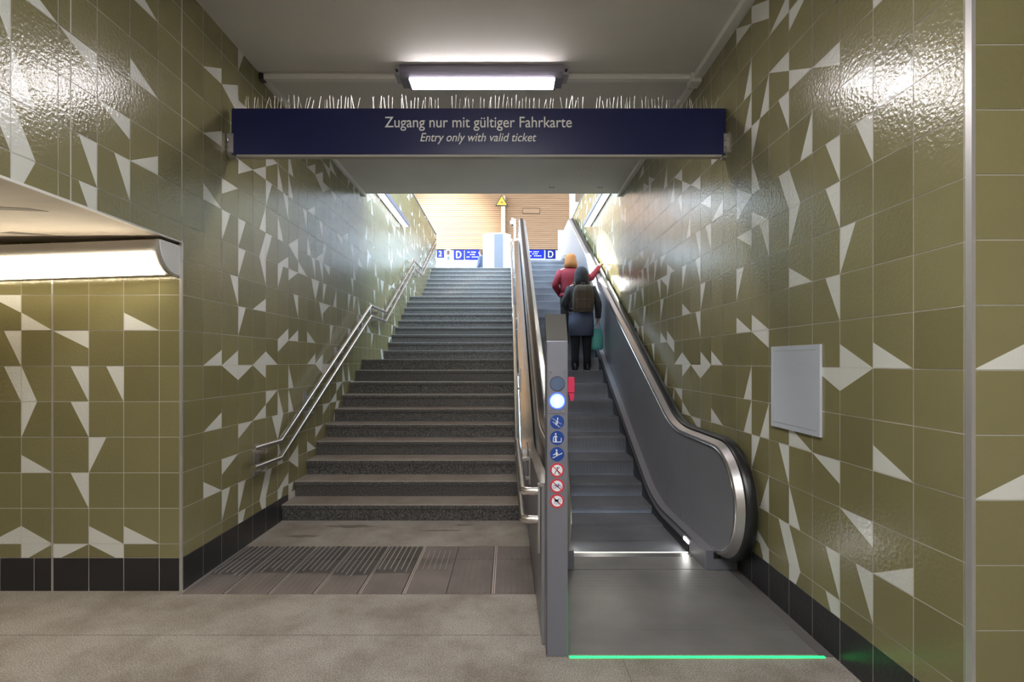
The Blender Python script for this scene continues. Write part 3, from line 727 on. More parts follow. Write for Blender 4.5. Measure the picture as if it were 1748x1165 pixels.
def balustrade(side):
    """side=+1 the right one (inner face towards -X)"""
    f = (lambda x: x) if side > 0 else (lambda x: 2.035-x)
    g = lambda a, b: (min(f(a),f(b)), max(f(a),f(b)))
    # base with skirt
    top = outline(.15, .135, TOPF+.15, 3.95, 16.0, r=1.7)
    bot = outline(-.02, -.22, TOPF-.22, 3.95, 16.0, r=1.7)
    mb = MB(); X0, X1 = g(1.525, WR-.004 if side > 0 else 1.735)
    mb.prism([tuple(p) for p in top]+[tuple(p) for p in reversed(bot)], 'X', X0, X1, 'steel_panel')
    o = mb.build('base_casing', es, smooth=.4)
    # dark gap line along the skirt
    a = outline(.128, .10, TOPF+.12, 4.25, 15.2, r=1.7)
    mb = MB(); s = [(1.5245,-.007),(1.5275,-.007),(1.5275,.007),(1.5245,.007)]
    sweep(mb, a, [(f(x),o_) for x, o_ in s], 'black')
    a = outline(.012, .0, TOPF+.02, 4.30, 14.6, r=1.9)
    sweep(mb, a, [(f(x),o_) for x, o_ in [(1.514,-.02),(1.5245,-.02),(1.5245,.035),(1.514,.035)]], 'skirt_dark')
    mb.build('skirt_brush', es)
    lo_ = outline(-.02, -.22, TOPF-.22, 4.30, 14.6, r=1.7); hi_ = outline(.07, .045, TOPF+.07, 4.30, 14.6, r=1.7)
    mb = MB(); mb.prism([tuple(p) for p in hi_]+[tuple(p) for p in reversed(lo_)], 'X', *g(1.5195, 1.5243), 'skirt_dark'); mb.build('skirt_panel', es)
    # solid panel with round newel ends
    def rail_path(d, ybot=None):
        hi = .95+d; lo = .15-d
        lowc = (3.985, .55); R = .40+d
        P = [Vector((4.06 if ybot is None else ybot, lo))]
        for k in range(0, 25):
            an = -PI/2-PI*k/24
            P.append(Vector((lowc[0]+R*math.cos(an)*1.0, lowc[1]+R*math.sin(an))))
        body = outline(hi, 1.15+d*1.125, TOPF+.95+d, lowc[0]+.02, YU, r=1.3)
        P += body[1:]
        for k in range(1, 25):
            an = PI/2-PI*k/24
            P.append(Vector((YU+R*math.cos(an), TOPF+.55+R*math.sin(an))))
        return P
    P0 = rail_path(0)
    deck = outline(.14, .13, TOPF+.14, 4.0, YU, r=1.7)
    mb = MB(); X0, X1 = g(1.597, 1.725)
    mb.prism([tuple(p) for p in P0]+[tuple(p) for p in reversed(deck)], 'X', X0, X1, 'steel_panel')
    mb.build('balustrade_panel', es, smooth=.35)
    if side > 0:                    # panel joints
        mb = MB()
        for y0_, z0_, y1_, z1_ in ((4.99,.93,5.14,.24),(4.72,.16,4.68,.62)):
            mb.prism([(y0_,z0_),(y0_+.005,z0_),(y1_+.005,z1_),(y1_,z1_)], 'X', 1.5955, 1.5972, 'steel_bright')
        mb.build('panel_joint', es)
    # trim band, black handrail, outer trim
    Pn = P0[1:]
    mb = MB(); sweep(mb, Pn, [(f(x),-o_ if False else o_) for x, o_ in [(1.592,-.012),(1.592,.004),(1.600,.022),(1.648,.046),(1.648,-.012)]], 'steel'); 
    sweep(mb, Pn, [(f(x),o_) for x, o_ in [(1.589,-.010),(1.589,.0),(1.5935,.006),(1.5935,-.010)]], 'steel_bright'); mb.build('trim_band', es, smooth=.5)
    mb = MB(); sweep(mb, Pn, [(f(x),o_) for x, o_ in [(1.652,.030),(1.648,.045),(1.651,.062),(1.663,.070),(1.690,.073),(1.717,.070),(1.729,.062),(1.732,.045),(1.728,.030)]], 'rubber'); mb.build('handrail_belt', es, smooth=.5)
    mb = MB(); sweep(mb, Pn, [(f(x),o_) for x, o_ in [(1.728,-.012),(1.728,.044),(1.742,.040),(1.748,.020),(1.748,-.012)]], 'steel'); mb.build('outer_trim', es, smooth=.5)
    # inlet under the newel
    mb = MB(); X0, X1 = g(1.60, 1.745); mb.bbox(X0, X1, 4.0, 4.2, .09, .22, 'black', .02); mb.build('handrail_inlet', es)
    # skirt lamp
    mb = MB(); z0 = 4.315
    pts = [(z0,.055),(z0+.10,.05),(z0+.115,.075),(z0+.105,.095),(z0+.0,.095)]
    mb.prism(pts, 'X', *g(1.5225, 1.5255), 'comb_light'); mb.build('skirt_lamp', es)
balustrade(1); balustrade(-1)
# front cover under the right newel
mb = MB(); mb.bbox(1.528, 1.752, 3.935, 3.952, .004, .15, 'pillar_steel', .003); mb.box(1.585, 1.64, 3.930, 3.936, .09, .14, 'black'); mb.build('front_cover', es)
mb = MB(); mb.bbox(.283, .508, 3.935, 3.952, .004, .15, 'pillar_steel', .003); mb.build('front_cover', es)
# outer cladding towards the stairs
top = outline(.62, .52, TOPF+.52, 5.05, 16.0, r=1.2)
bot = outline(-.02, -1.0, 2.5, 5.05, 16.0, r=1.2)
mb = MB(); mb.prism([tuple(p) for p in top]+[(16.0,-.02),(5.05,-.02)], 'X', .158, .282, 'steel_panel')
mb.build('outer_cladding', es, smooth=.4)
mb = MB(); sweep(mb, top, [(.150,-.004),(.150,.012),(.286,.012),(.286,-.004)], 'steel_bright'); mb.build('cladding_cap', es, smooth=.4)

# low partition between the landing and the stairs
t = thing('partition', 'low stainless steel partition with a slim top rail behind the signed pillar', 'partition', (.22,3.95,0))
mb = MB(); mb.prism([(2.905,-.001),(5.045,-.001),(5.045,.80),(2.905,.90)], 'X', .19, .232, 'steel_panel'); mb.build('panel', t)
mb = MB(); mb.prism([(2.905,.90),(5.045,.80),(5.045,.82),(2.905,.92)], 'X', .182, .24, 'steel_bright'); mb.build('top_rail', t)

# ---------------------------------------------------------------- pillar with signal lamps and pictograms
PY = 2.782
px0, px1 = X_(932.5,PY), X_(969.5,PY); pc = (px0+px1)/2; ph = 1.727
t = thing('escalator_pillar', 'slim steel pillar with signal lamps and round pictograms at escalator entry', 'pillar', (pc,PY+.05,0))
mb = MB(); mb.bbox(px0, px1, PY, PY+.11, 0, ph, 'pillar_steel', .004)
mb.box(px0+.002, px0+.0045, PY-.0012, PY, .01, ph-.01, 'black'); mb.build('post', t)
mb = MB(); mb.prism([(PY+.001,ph-.002),(PY+.001,ph+.004),(PY+.10,ph+.155),(PY+.112,ph+.155),(PY+.112,ph-.002)], 'X', px0+.001, px1-.001, 'pillar_cap'); mb.build('cap', t)
mb = MB(); mb.bbox(px0+.012, px1-.012, PY-.003, PY, 1.33, 1.57, 'pillar_steel', .001)
for x in (px0+.024, px1-.024):
    for z in (1.345, 1.555): mb.disc((x,PY-.005,z), .0035, .003, 'steel_bright', 10)
mb.build('lamp_plate', t)
mb = MB(); mb.disc((pc,PY-.006,1.493), .0375, .004, 'lens_grey'); mb.disc((pc,PY-.008,1.493), .040, .006, 'black', 40, .0375); o = mb.build('signal_lamp', t); o['label'] = 'unlit grey-blue signal lamp'
mb = MB(); mb.disc((pc,PY-.006,1.398), .0385, .004, 'lamp_blue_core'); mb.disc((pc,PY-.0075,1.398), .0455, .005, 'lamp_blue_glow', 40, .0385)
mb.prism([(pc-.007,1.375),(pc+.007,1.375),(pc+.007,1.398),(pc+.020,1.398),(pc,1.425),(pc-.020,1.398),(pc-.007,1.398)], 'Y', PY-.0072, PY-.0059, 'lamp_core_white')
o = mb.build('signal_lamp', t); o['label'] = 'glowing blue-white signal lamp with up arrow'
def base_disc(z, kind):
    mb = MB()
    if kind == 'blue': mb.disc((pc,PY-.002,z), .0385, .002, 'pict_blue')
    else: mb.disc((pc,PY-.002,z), .030, .002, 'pict_white'); mb.disc((pc,PY-.0022,z), .0385, .0022, 'prohib_red', 40, .0295)
    return mb
Y0, Y1 = PY-.003, PY-.0018
def B(mb, z, segs, m, w=.0035):
    for a, b, c, d in segs: mb.bar((pc+a, z+b), (pc+c, z+d), w, Y0, Y1, m)
z = 1.283; mb = base_disc(z, 'blue')
B(mb, z, [(-.026,.020,.024,-.012)], 'pict_white', .002); B(mb, z, [(.002,.018,.002,-.008),(-.004,.004,-.008,-.014),(.002,-.006,-.004,-.014)], 'pict_white', .005)
B(mb, z, [(-.026,0,-.016,0),(-.016,0,-.016,-.009),(-.016,-.009,-.006,-.009),(-.006,-.009,-.006,-.018),(-.006,-.018,.006,-.018),(.006,-.018,.006,-.026),(.006,-.026,.018,-.026)], 'pict_white', .0022); mb.disc((pc+.003,Y0,z+.02), .004, .001, 'pict_white', 16)
o = mb.build('pictogram', t); o['label'] = 'blue round sign with figure on steps'
z = 1.196; mb = base_disc(z, 'blue')
B(mb, z, [(-.020,-.022,.022,-.022),(-.022,-.022,-.020,.004),(.022,-.022,.022,0),(-.020,.004,-.008,.012)], 'pict_white', .004); B(mb, z, [(-.008,.014,-.007,-.020)], 'pict_white', .009); B(mb, z, [(-.006,.012,.002,.004)], 'pict_white', .003)
mb.disc((pc-.008,Y0,z+.022), .0048, .001, 'pict_white', 16); o = mb.build('pictogram', t); o['label'] = 'blue round sign with figure between handrails'
z = 1.107; mb = base_disc(z, 'blue')
B(mb, z, [(-.024,-.020,.028,.006)], 'pict_white', .0042); B(mb, z, [(-.003,.014,-.002,-.012)], 'pict_white', .009); B(mb, z, [(-.006,.004,-.022,-.004),(.002,.004,.010,-.004)], 'pict_white', .0036)
mb.disc((pc-.003,Y0,z+.022), .005, .001, 'pict_white', 16); o = mb.build('pictogram', t); o['label'] = 'blue round sign with figure holding rail'
z = 1.020; mb = base_disc(z, 'red')
B(mb, z, [(0,.008,.004,-.004),(.004,-.004,-.012,-.006),(-.006,-.008,-.014,-.018),(.004,-.006,.012,-.018),(.004,.006,.012,.016),(.012,.016,.008,.020)], 'black', .003); mb.disc((pc+.001,Y0,z+.013), .004, .001, 'black', 14)
for x in (-.013,.012): mb.disc((pc+x,Y0,z-.019), .0045, .001, 'black', 16, .003)
B(mb, z, [(-.021,.021,.021,-.021)], 'prohib_red', .005); o = mb.build('pictogram', t); o['label'] = 'red ring prohibition sign with pushchair'
z = .934; mb = base_disc(z, 'red')
for x in (-.014,.014): mb.disc((pc+x,Y0,z-.004), .010, .001, 'pict_blue', 24, .0078)
B(mb, z, [(-.014,-.004,-.006,.008),(-.006,.008,.008,.008),(.008,.008,.014,-.004),(-.006,.008,0,-.006),(0,-.006,.008,.008),(.006,.014,.011,.013),(.007,.014,.010,.002)], 'pict_blue', .002)
B(mb, z, [(-.021,.021,.021,-.021)], 'prohib_red', .005); o = mb.build('pictogram', t); o['label'] = 'red ring prohibition sign with bicycle'
z = .851; mb = base_disc(z, 'red')
B(mb, z, [(-.012,.012,-.010,-.002),(-.010,.006,.006,.006),(-.008,0,.006,0)], 'black', .006); B(mb, z, [(.006,.008,.012,.012),(-.012,-.004,-.016,-.014),(.002,-.004,-.004,-.016),(.004,-.004,.010,-.016)], 'pict_blue', .0024)
mb.disc((pc+.014,Y0,z+.006), .009, .001, 'pict_blue', 20, .0072); B(mb, z, [(-.021,.021,.021,-.021)], 'prohib_red', .005); o = mb.build('pictogram', t); o['label'] = 'red ring prohibition sign with loaded cart'
t2 = thing('emergency_stop', 'small red emergency stop box on the right side of the signed pillar', 'emergency stop', (px1+.02,PY+.03,1.47))
mb = MB(); mb.bbox(px1+.0005, px1+.038, PY+.012, PY+.065, 1.442, 1.528, 'red_box', .003); mb.build('box', t2)
mb = MB(); mb.prism([(px1+.004,1.440),(px1+.036,1.440),(px1+.034,1.402),(px1+.028,1.397),(px1+.020,1.397),(px1+.015,1.402)], 'Y', PY+.016, PY+.06, 'red_box'); mb.build('flap', t2)
# green light strip, and a glowing line for its reflection
mb = MB(); mb.box(px1+.008, X_(1407,2.782), 2.770, 2.785, -.001, .004, 'led_green')
tag(mb.build('light_strip'), 'glowing green light strip in the floor at escalator entry', 'light strip', 'green escalator lights')
mb = MB(); mb.box(px1+.0005, px1+.0022, PY+.004, PY+.012, .01, .36, 'green_reflection_glow')  # emissive line imitates the green reflection along the pillar edge
tag(mb.build('light_strip'), 'thin green imitated reflection up the lower right edge of signed pillar', 'light strip', 'green escalator lights')

# ---------------------------------------------------------------- white wall cabinet
t = thing('wall_cabinet', 'white metal service hatch with a small lock on the right tiled wall', 'cabinet', (WR-.01,3.15,1.183))
y0, y1, z0, z1 = 2.885, 3.42, 1.183, 1.712
mb = MB(); xf = WR-.016
for a, b, c, d in ((y0,y1,z0,z0+.030),(y0,y1,z1-.030,z1),(y0,y0+.032,z0+.03,z1-.03),(y1-.022,y1,z0+.03,z1-.03)): mb.box(xf, WR-.002, a, b, c, d, 'cabinet_paint')
mb.box(xf+.006, WR-.002, y0+.02, y1-.02, z0+.02, z1-.02, 'grey_paint'); mb.build('frame', t)
mb = MB(); mb.bbox(xf+.0015, xf+.008, y0+.0335, y1-.0235, z0+.0315, z1-.0315, 'cabinet_paint', .002); dd = mb.build('door', t)
mb = MB(); mb.tube([(xf+.003,2.965,1.448),(xf-.003,2.965,1.448)], .011, 'steel_bright', 16); mb.box(xf-.0035, xf-.0028, 2.9635, 2.9665, 1.441, 1.455, 'black')
o = mb.build('lock', dd); o.matrix_parent_inverse = (Matrix.Translation(t.location)).inverted(); 

# ---------------------------------------------------------------- lamps on the stair shaft walls
def shaft_lamp(label, x0, x1, y0, y1, z0, z1, xin):
    t = thing('wall_lamp', label, 'lamp', ((x0+x1)/2,(y0+y1)/2,z0), 'linear lamps in the stair shaft')
    mb = MB(); mb.bbox(x0, x1, y0, y1, z0+.02, z1, 'lamp_housing', .01); mb.build('housing', t)
    mb = MB(); mb.bbox(min(x0,x1)+.02, max(x0,x1)-.02, y0+.03, y1-.03, z0+.008, z0+.022, 'tube_light_shaft', .004); mb.build('diffuser', t)
shaft_lamp('long lamp high on left tiled wall above the stairs', WL+.004, WL+.16, 8.6, 11.0, 4.50, 4.62, 0)
shaft_lamp('long lamp high on right tiled wall above the escalator', WR-.16, WR-.004, 8.5, 11.0, 4.50, 4.62, 0)

# ---------------------------------------------------------------- upper hall
mb = MB()
mb.box(-20, 20, YEND-.2, 60, TOPF-.3, TOPF-.001, 'hall_floor'); mb.box(WL+.01, .14, 15.75, YEND, TOPF-.3, TOPF-.0005, 'hall_floor')
mb.box(-20, WL-.3, 8.4, YEND-.2, TOPF-.3, TOPF-.001, 'hall_floor'); mb.box(WR+.3, 20, 8.4, YEND-.2, TOPF-.3, TOPF-.001, 'hall_floor')
mb.box(.285, WR, 14.2, YEND, TOPF-.2, TOPF-.002, 'landing_plate')
struct('floor_upper', mb)
mb = MB()                          # big slatted timber wall
YW = 30.0; wx0, wx1, wz0, wz1 = X_(640,YW), X_(972,YW), Z_(426,YW), Z_(300,YW)
nsl = 38; hsl = (wz1-wz0)/nsl
mb.box(wx0, wx1, YW+.04, YW+.25, wz0, wz1, 'wood_gap')
for i in range(nsl): mb.box(wx0, wx1, YW, YW+.05, wz0+hsl*(i+.14), wz0+hsl*(i+.98), 'wood_slat')
mb.box(X_(892,YW), X_(921,YW), YW-.03, YW, Z_(364,YW), Z_(356,YW), 'wood_slat')
for a, b in ((892,892.8),(920.5,921.3)): mb.box(X_(a,YW), X_(b,YW), YW-.035, YW, Z_(365,YW), Z_(356,YW), 'wood_gap')
for a, b in ((364,364.8),(355.5,356.2)): mb.box(X_(892,YW), X_(921,YW), YW-.035, YW, Z_(a,YW), Z_(b,YW)-.02, 'wood_gap')
struct('wall_hall', mb)
mb = MB(); mb.box(wx1, wx1+.22, YW-.1, YW+.3, wz0, wz1, 'white_paint'); struct('trim_3', mb)
mb = MB(); mb.box(9, 9.3, 8.4, 33, TOPF, 13.4, 'sky_blocker_grey'); struct('sky_blocker_right', mb)  # out-of-view wall added to hold back sky light from the right
mb = MB(); mb.box(-5.4, 9.3, 33, 33.3, TOPF, 9.5, 'white_paint'); mb.box(5.0, 9.3, 33, 33.3, 9.5, 14, 'sky_blocker_grey'); struct('wall_hall_far', mb)  # upper right piece added out of view to block reflected sky
mb = MB(); mb.box(-7, 7, 11.5, 34, 13.5, 13.8, 'wood_slat'); struct('sky_blocker_roof', mb)  # unseen roof slab added to cut sky light and warm the reflections
# post with warning triangle
t = thing('timber_post', 'pale timber post on the slatted wall below the warning triangle', 'post', (X_(859,29.8),29.8,wz0))
mb = MB(); mb.bbox(X_(855.5,29.8), X_(862.5,29.8), 29.7, 29.999, wz0, Z_(335,29.8), 'post_wood', .02); mb.build('post', t)
t = thing('warning_sign', 'yellow triangular warning sign with black border high in the hall', 'sign', (X_(856.5,29.6),29.6,Z_(350,29.6)))
def trg(cx, cz, r): return [(cx+r*math.cos(PI/2+2*PI*k/3), cz+r*math.sin(PI/2+2*PI*k/3)) for k in range(3)]
cx, cz = X_(856.5,29.6), Z_(345.3,29.6)
mb = MB(); mb.prism(trg(cx,cz,.42), 'Y', 29.60, 29.64, 'black'); mb.prism(trg(cx,cz,.33), 'Y', 29.585, 29.60, 'yellow'); mb.build('plate', t)
mb = MB(); k = [(-.13,-.08),(-.05,.02),(-.02,-.03),(.03,.07),(.06,-.02),(.14,.0),(.07,-.09),(-.06,-.06)]
mb.prism([(cx+a*.9,cz+b*.9+.0) for a, b in k], 'Y', 29.575, 29.586, 'prohib_red'); mb.bar((cx-.05,cz+.06),(cx+.12,cz-.11),.02,29.572,29.58,'black'); mb.build('symbol', t)
# hanging platform signs

YP = 30.06
def dsign(x0, x1, y0p, y1p, txt, label, screen=False, txw=.5):
    y = YP; a, b = X_(x0,y), X_(x1,y); c, d = Z_(y1p,y), Z_(y0p,y)
    t = thing('platform_sign', label, 'sign', ((a+b)/2,y+.1,c))
    mb = MB(); mb.bbox(a, b, y, y+.18, c, d, 'screen_blue' if screen else 'sign_blue_light', .015); mb.build('sign_box', t)
    for x in (a+.08, b-.08):
        mb = MB(); mb.tube([(x,y+.09,d-.01),(x,y+.09,wz0+.01)], .012, 'grey_pvc', 8); mb.build('hanger', t)
    if screen:
        for i, (ww, fx) in enumerate(((.55,.45),(.30,.5),(.75,.5))):
            mb = MB(); zz = d-(d-c)*(.25+.25*i)
            xx = a+(b-a)*fx; n = 7
            for q in range(n):
                if q == 2: continue
                u = xx-(b-a)*ww/2+(b-a)*ww*q/n; mb.box(u, u+(b-a)*ww/n*.6, y-.006, y, zz-.03, zz+.02, 'lettering_white')
            mb.build('text_line', t)
    else: text_mesh('letter', txt, (d-c)*1.05, ((a+b)/2, y-.006, c+(d-c)*.13), 'lettering_white', t, (b-a)*txw)
dsign(745.5, 757.5, 427, 439.5, '2', 'small blue hanging sign with white digit 2', txw=.4)
dsign(774.5, 791.5, 426.5, 443, 'D', 'blue square sign with white letter D left of white kiosk')
dsign(793.5, 820, 426.5, 443, '', 'blue departure display left of the white kiosk', True)
dsign(898, 929, 426.5, 440.5, '', 'blue departure display seen above the escalator', True)
dsign(931.5, 948.5, 426.5, 441.5, 'D', 'blue square sign with white letter D above the escalator')
t = thing('hall_kiosk', 'white octagonal kiosk with a grey front panel at top of stairs', 'kiosk', (X_(848,18),18,TOPF))
cx, cy, R = X_(848,18), 18.2, .53
oc = [(cx+R*math.cos(PI/8+PI/4*k), cy+R*.9*math.sin(PI/8+PI/4*k)) for k in range(8)]
mb = MB(); mb.prism(oc, 'Z', TOPF, Z_(402,18), 'white_paint'); mb.build('body', t)
mb = MB(); mb.prism([(cx+(x-cx)*1.02, cy+(y-cy)*1.02) for x, y in oc], 'Z', Z_(402,18), Z_(400.5,18), 'white_paint'); mb.build('lid', t)
mb = MB(); yk = min(p[1] for p in oc); mb.box(X_(843.5,17.7), X_(859,17.7), yk-.012, yk, TOPF+.02, Z_(402.5,18), 'grey_paint'); mb.build('front_panel', t)
# camera post at the head of the stairs
t = thing('camera_post', 'white post with small surveillance camera between stairs and escalator top', 'camera post', (.18,15.2,0))
mb = MB(); mb.bbox(.165, .225, 15.2, 15.26, TOPF+.535, Z_(378,15.2), 'white_paint', .008)
mb.build('post', t)
mb = MB()
for q in range(7): mb.bbox(.165, .18, 15.185, 15.2, 4.99+q*.1, 4.985+q*.1, 'grey_pvc', .003)
mb.build('clip_row', t)
mb = MB(); zc = Z_(382,15.2); mb.loft([(.12,15.1,zc-.06,.03,.03),(.12,15.1,zc-.045,.055,.055),(.12,15.1,zc+.02,.065,.065),(.12,15.1,zc+.06,.05,.05)], 'white_paint', 20)
mb.tube([(.12,15.1,zc+.05),(.12,15.1,zc+.12),(.19,15.22,zc+.12),(.19,15.22,zc-.02)], .02, 'white_paint', 10); mb.loft([(.12,15.1,zc-.085,.02,.02),(.12,15.1,zc-.058,.04,.04)], 'black', 20); mb.build('surveillance_camera', t, smooth=.7)
mb = MB(); mb.bbox(.18, .300, 14.9, 14.93, Z_(419,14.9), Z_(407,14.9), 'white_board', .005)
tag(mb.build('notice_board'), 'small white notice plate beside the left escalator handrail top', 'notice')
# glass wind screen and white board at the head of the escalator
mb = MB(); mb.bbox(1.66, 2.6, 17.0, 17.02, TOPF, TOPF+1.55, 'glass', .002)
tag(mb.build('glass_screen'), 'pale glass screen standing behind the escalator head at right', 'glass screen')
mb = MB(); mb.bbox(2.42, 2.98, 19.0, 19.06, Z_(352,19), Z_(325,19), 'grey_pvc', .01); mb.bbox(2.50, 2.9, 18.98, 19.0, Z_(345,19), Z_(325,19), 'wood_gap', .01)
for x in (2.5, 2.9): mb.tube([(x,19.03,Z_(352,19)),(x,19.03,TOPF)], .02, 'grey_pvc', 8)
tag(mb.build('display_case'), 'grey framed display board high behind the escalator at right', 'display board')
# bin and post behind the stairs at left
t = thing('ticket_machine', 'slim pale machine with dark panel between signs 2 and D', 'machine', (X_(765,24),24,TOPF))
mb = MB(); a, b = X_(762,24), X_(768.5,24); mb.bbox(a, b, 24, 24.25, TOPF, Z_(425,24), 'white_paint', .02); mb.build('body', t)
mb = MB(); mb.box(a+.02, b-.02, 23.985, 24, Z_(435,24), Z_(428,24), 'wood_gap'); mb.box(a+.03, b-.03, 23.985, 24, Z_(444,24), Z_(438,24), 'grey_paint'); mb.build('panel', t)

# ---------------------------------------------------------------- people
def skin_body(name, verts, edges, radii, parent, m, root=0):
    me = bpy.data.meshes.new(name); me.from_pydata(verts, edges, []); o = bpy.data.objects.new(name, me); COL.objects.link(o)
    md = o.modifiers.new('skin', 'SKIN'); sv = me.skin_vertices[0].data
    for i, r in enumerate(radii): sv[i].radius = (r, r) if not isinstance(r, tuple) else r
    for i in range(len(verts)): sv[i].use_root = (i == root)
    sb = o.modifiers.new('sub', 'SUBSURF'); sb.levels = 2; sb.render_levels = 2
    bpy.context.view_layer.update(); dg = bpy.context.evaluated_depsgraph_get()
    me2 = bpy.data.meshes.new_from_object(o.evaluated_get(dg)); bpy.data.objects.remove(o)
    me2.materials.clear(); me2.materials.append(MATS[m])
    for p in me2.polygons: p.use_smooth = True
    o = bpy.data.objects.new(name, me2); COL.objects.link(o); o.parent = parent
    return o
def make_person(root, arms, hands, hem, coatm, lowm, legm, hairm, legs=None, hood=None, girth=1.0, hair_len=.0, lean=0.0):
    """modelled facing +Y, feet at z=0, 1.66 m tall. arms: [(elbow),(wrist)] for left and right; hands: finger direction"""
    L = legs or [(-.10,.0,0),(.10,.02,0)]
    V = [(0,0,.92),(0,.0,1.08),(0,-.01,1.24),(0,-.005,1.36),(0,.01,1.43),(0,.03,1.50),(0,.035,1.58)]; R = [(.145,.10),(.125,.09),(.15,.10),(.12,.08),(.052,.052),(.070,.085),(.072,.088)]
    E = [(0,1),(1,2),(2,3),(3,4),(4,5),(5,6)]
    for s, (fx, fy, fz) in zip((-1,1), L):
        i = len(V); V += [(s*.09,0,.86),((s*.09+fx)/2,fy*.5+.02,.48+fz*.5),(fx,fy-.02,.09+fz),(fx,fy+.10,.035+fz)]; R += [.085,.055,.040,.034]; E += [(0,i),(i,i+1),(i+1,i+2),(i+2,i+3)]
    for s, (el, wr) in zip((-1,1), arms):
        i = len(V); V += [(s*.17,-.005,1.36),el,wr]; R += [.055,.042,.028]; E += [(3,i),(i,i+1),(i+1,i+2)]
        d = (Vector(wr)-Vector(el)).normalized(); p = Vector(wr)+d*.05; V.append(tuple(p)); R.append((.036,.020)); j = len(V)-1; E.append((i+2,j))
        fd = Vector(hands[0 if s < 0 else 1][0]).normalized(); sd = Vector(hands[0 if s < 0 else 1][1]).normalized()
        for q in range(4):
            b = p+sd*(.013*(q-1.5)*1.5)+d*.025; ln = (.030,.034,.032,.025)[q]
            k = len(V); V += [tuple(b),tuple(b+(d*.5+fd).normalized()*ln),tuple(b+(d*.5+fd).normalized()*ln+fd*ln*.7)]; R += [.010,.0085,.0075]; E += [(j,k),(k,k+1),(k+1,k+2)]
        k = len(V); tb = Vector(wr)+d*.02+sd*(-.03); V += [tuple(tb),tuple(tb+(d-sd).normalized()*.03+fd*.01)]; R += [.011,.009]; E += [(i+2,k),(k,k+1)]
    skin_body('body', V, E, R, root, 'skin')
    # face
    mb = MB(); mb.tube([(0,.108,1.565),(0,.132,1.535),(0,.118,1.525)], [.008,.012,.006], 'skin', 8)
    for s in (-1,1): mb.loft([(s*.078,.03,1.52,.008,.014),(s*.086,.028,1.545,.012,.02),(s*.08,.028,1.572,.008,.016)], 'skin', 10)
    localbuild(mb, 'nose_and_ears', root, True)
    mb = MB()
    for s in (-1,1): mb.disc((s*.03,.111,1.562), .009, .006, 'white_paint', 14); mb.disc((s*.03,.113,1.562), .0045, .006, 'black', 12)
    localbuild(mb, 'eye_pair', root)
    mb = MB(); mb.loft([(0,.105,1.496,.022,.010),(0,.108,1.504,.024,.012),(0,.105,1.510,.020,.010)], 'prohib_red', 14); localbuild(mb, 'mouth', root, True)
    # hair
    mb = MB(); hl = hair_len
    mb.loft([(0,-.03,1.47-hl,.075+hl*.7,.06+hl*.5),(0,-.02,1.52-hl*.5,.10+hl*.25,.09+hl*.3),(0,.0,1.57,.102,.105),(0,.0,1.62,.094,.100),(0,.0,1.655,.070,.075),(0,-.002,1.675,.030,.032)], hairm, 24); localbuild(mb, 'hair', root, True)
    # trousers and shoes
    for s, (fx, fy, fz) in zip((-1,1), L):
        mb = MB(); mb.loft([(fx,fy,.05+fz,.062,.065),(fx,fy,.2+fz,.062,.068),((s*.09+fx)/2,fy*.5+.01,.50+fz*.5,.078,.085),(s*.092,0,.80,.098,.11),(s*.085,0,.93,.10,.12)], legm, 20); localbuild(mb, 'trouser_leg', root, True)
        mb = MB(); mb.loft([(fx,fy+.04,.0+fz,.046,.13),(fx,fy+.04,.03+fz,.050,.135),(fx,fy+.02,.065+fz,.046,.10),(fx,fy-.015,.11+fz,.044,.055)], 'shoe', 20); localbuild(mb, 'shoe', root, True)
    # coat
    g = girth; mb = MB()
    rings = [(0,-.0,hem,.185*g,.155*g),(0,0,(hem+.95)/2,.195*g,.16*g),(0,0,.95,.185*g,.150*g)]
    mb.loft(rings, lowm, 32)
    mb.loft([(0,0,.945,.185*g,.150*g),(0,0,1.05,.178*g,.14*g),(0,-.005,1.20,.195*g,.145*g),(0,-.01,1.30,.205*g,.135*g),(0,-.008,1.37,.18*g,.11),(0,0,1.415,.105,.085),(0,.005,1.45,.075,.075)], coatm, 32)
    localbuild(mb, 'coat', root, True)
    for s, (el, wr) in zip((-1,1), arms):
        mb = MB(); sh = Vector((s*.165,-.005,1.345)); e = Vector(el); w = Vector(wr)
        mb.tube([sh, sh+(e-sh)*.5, e-(e-sh)*.08+(w-e)*.04, e+(w-e)*.14, e+(w-e)*.6, w], [.078,.068,.062,.060,.053,.045], coatm, 18); localbuild(mb, 'sleeve', root, True)
    if hood:
        mb = MB(); mb.loft([(0,-.03,1.36,.13,.10),(0,-.05,1.44,.125,.115),(0,-.03,1.52,.118,.125),(0,-.015,1.60,.112,.120),(0,-.01,1.66,.085,.092),(0,-.01,1.695,.04,.045)], hood, 24); localbuild(mb, 'hood', root, True)

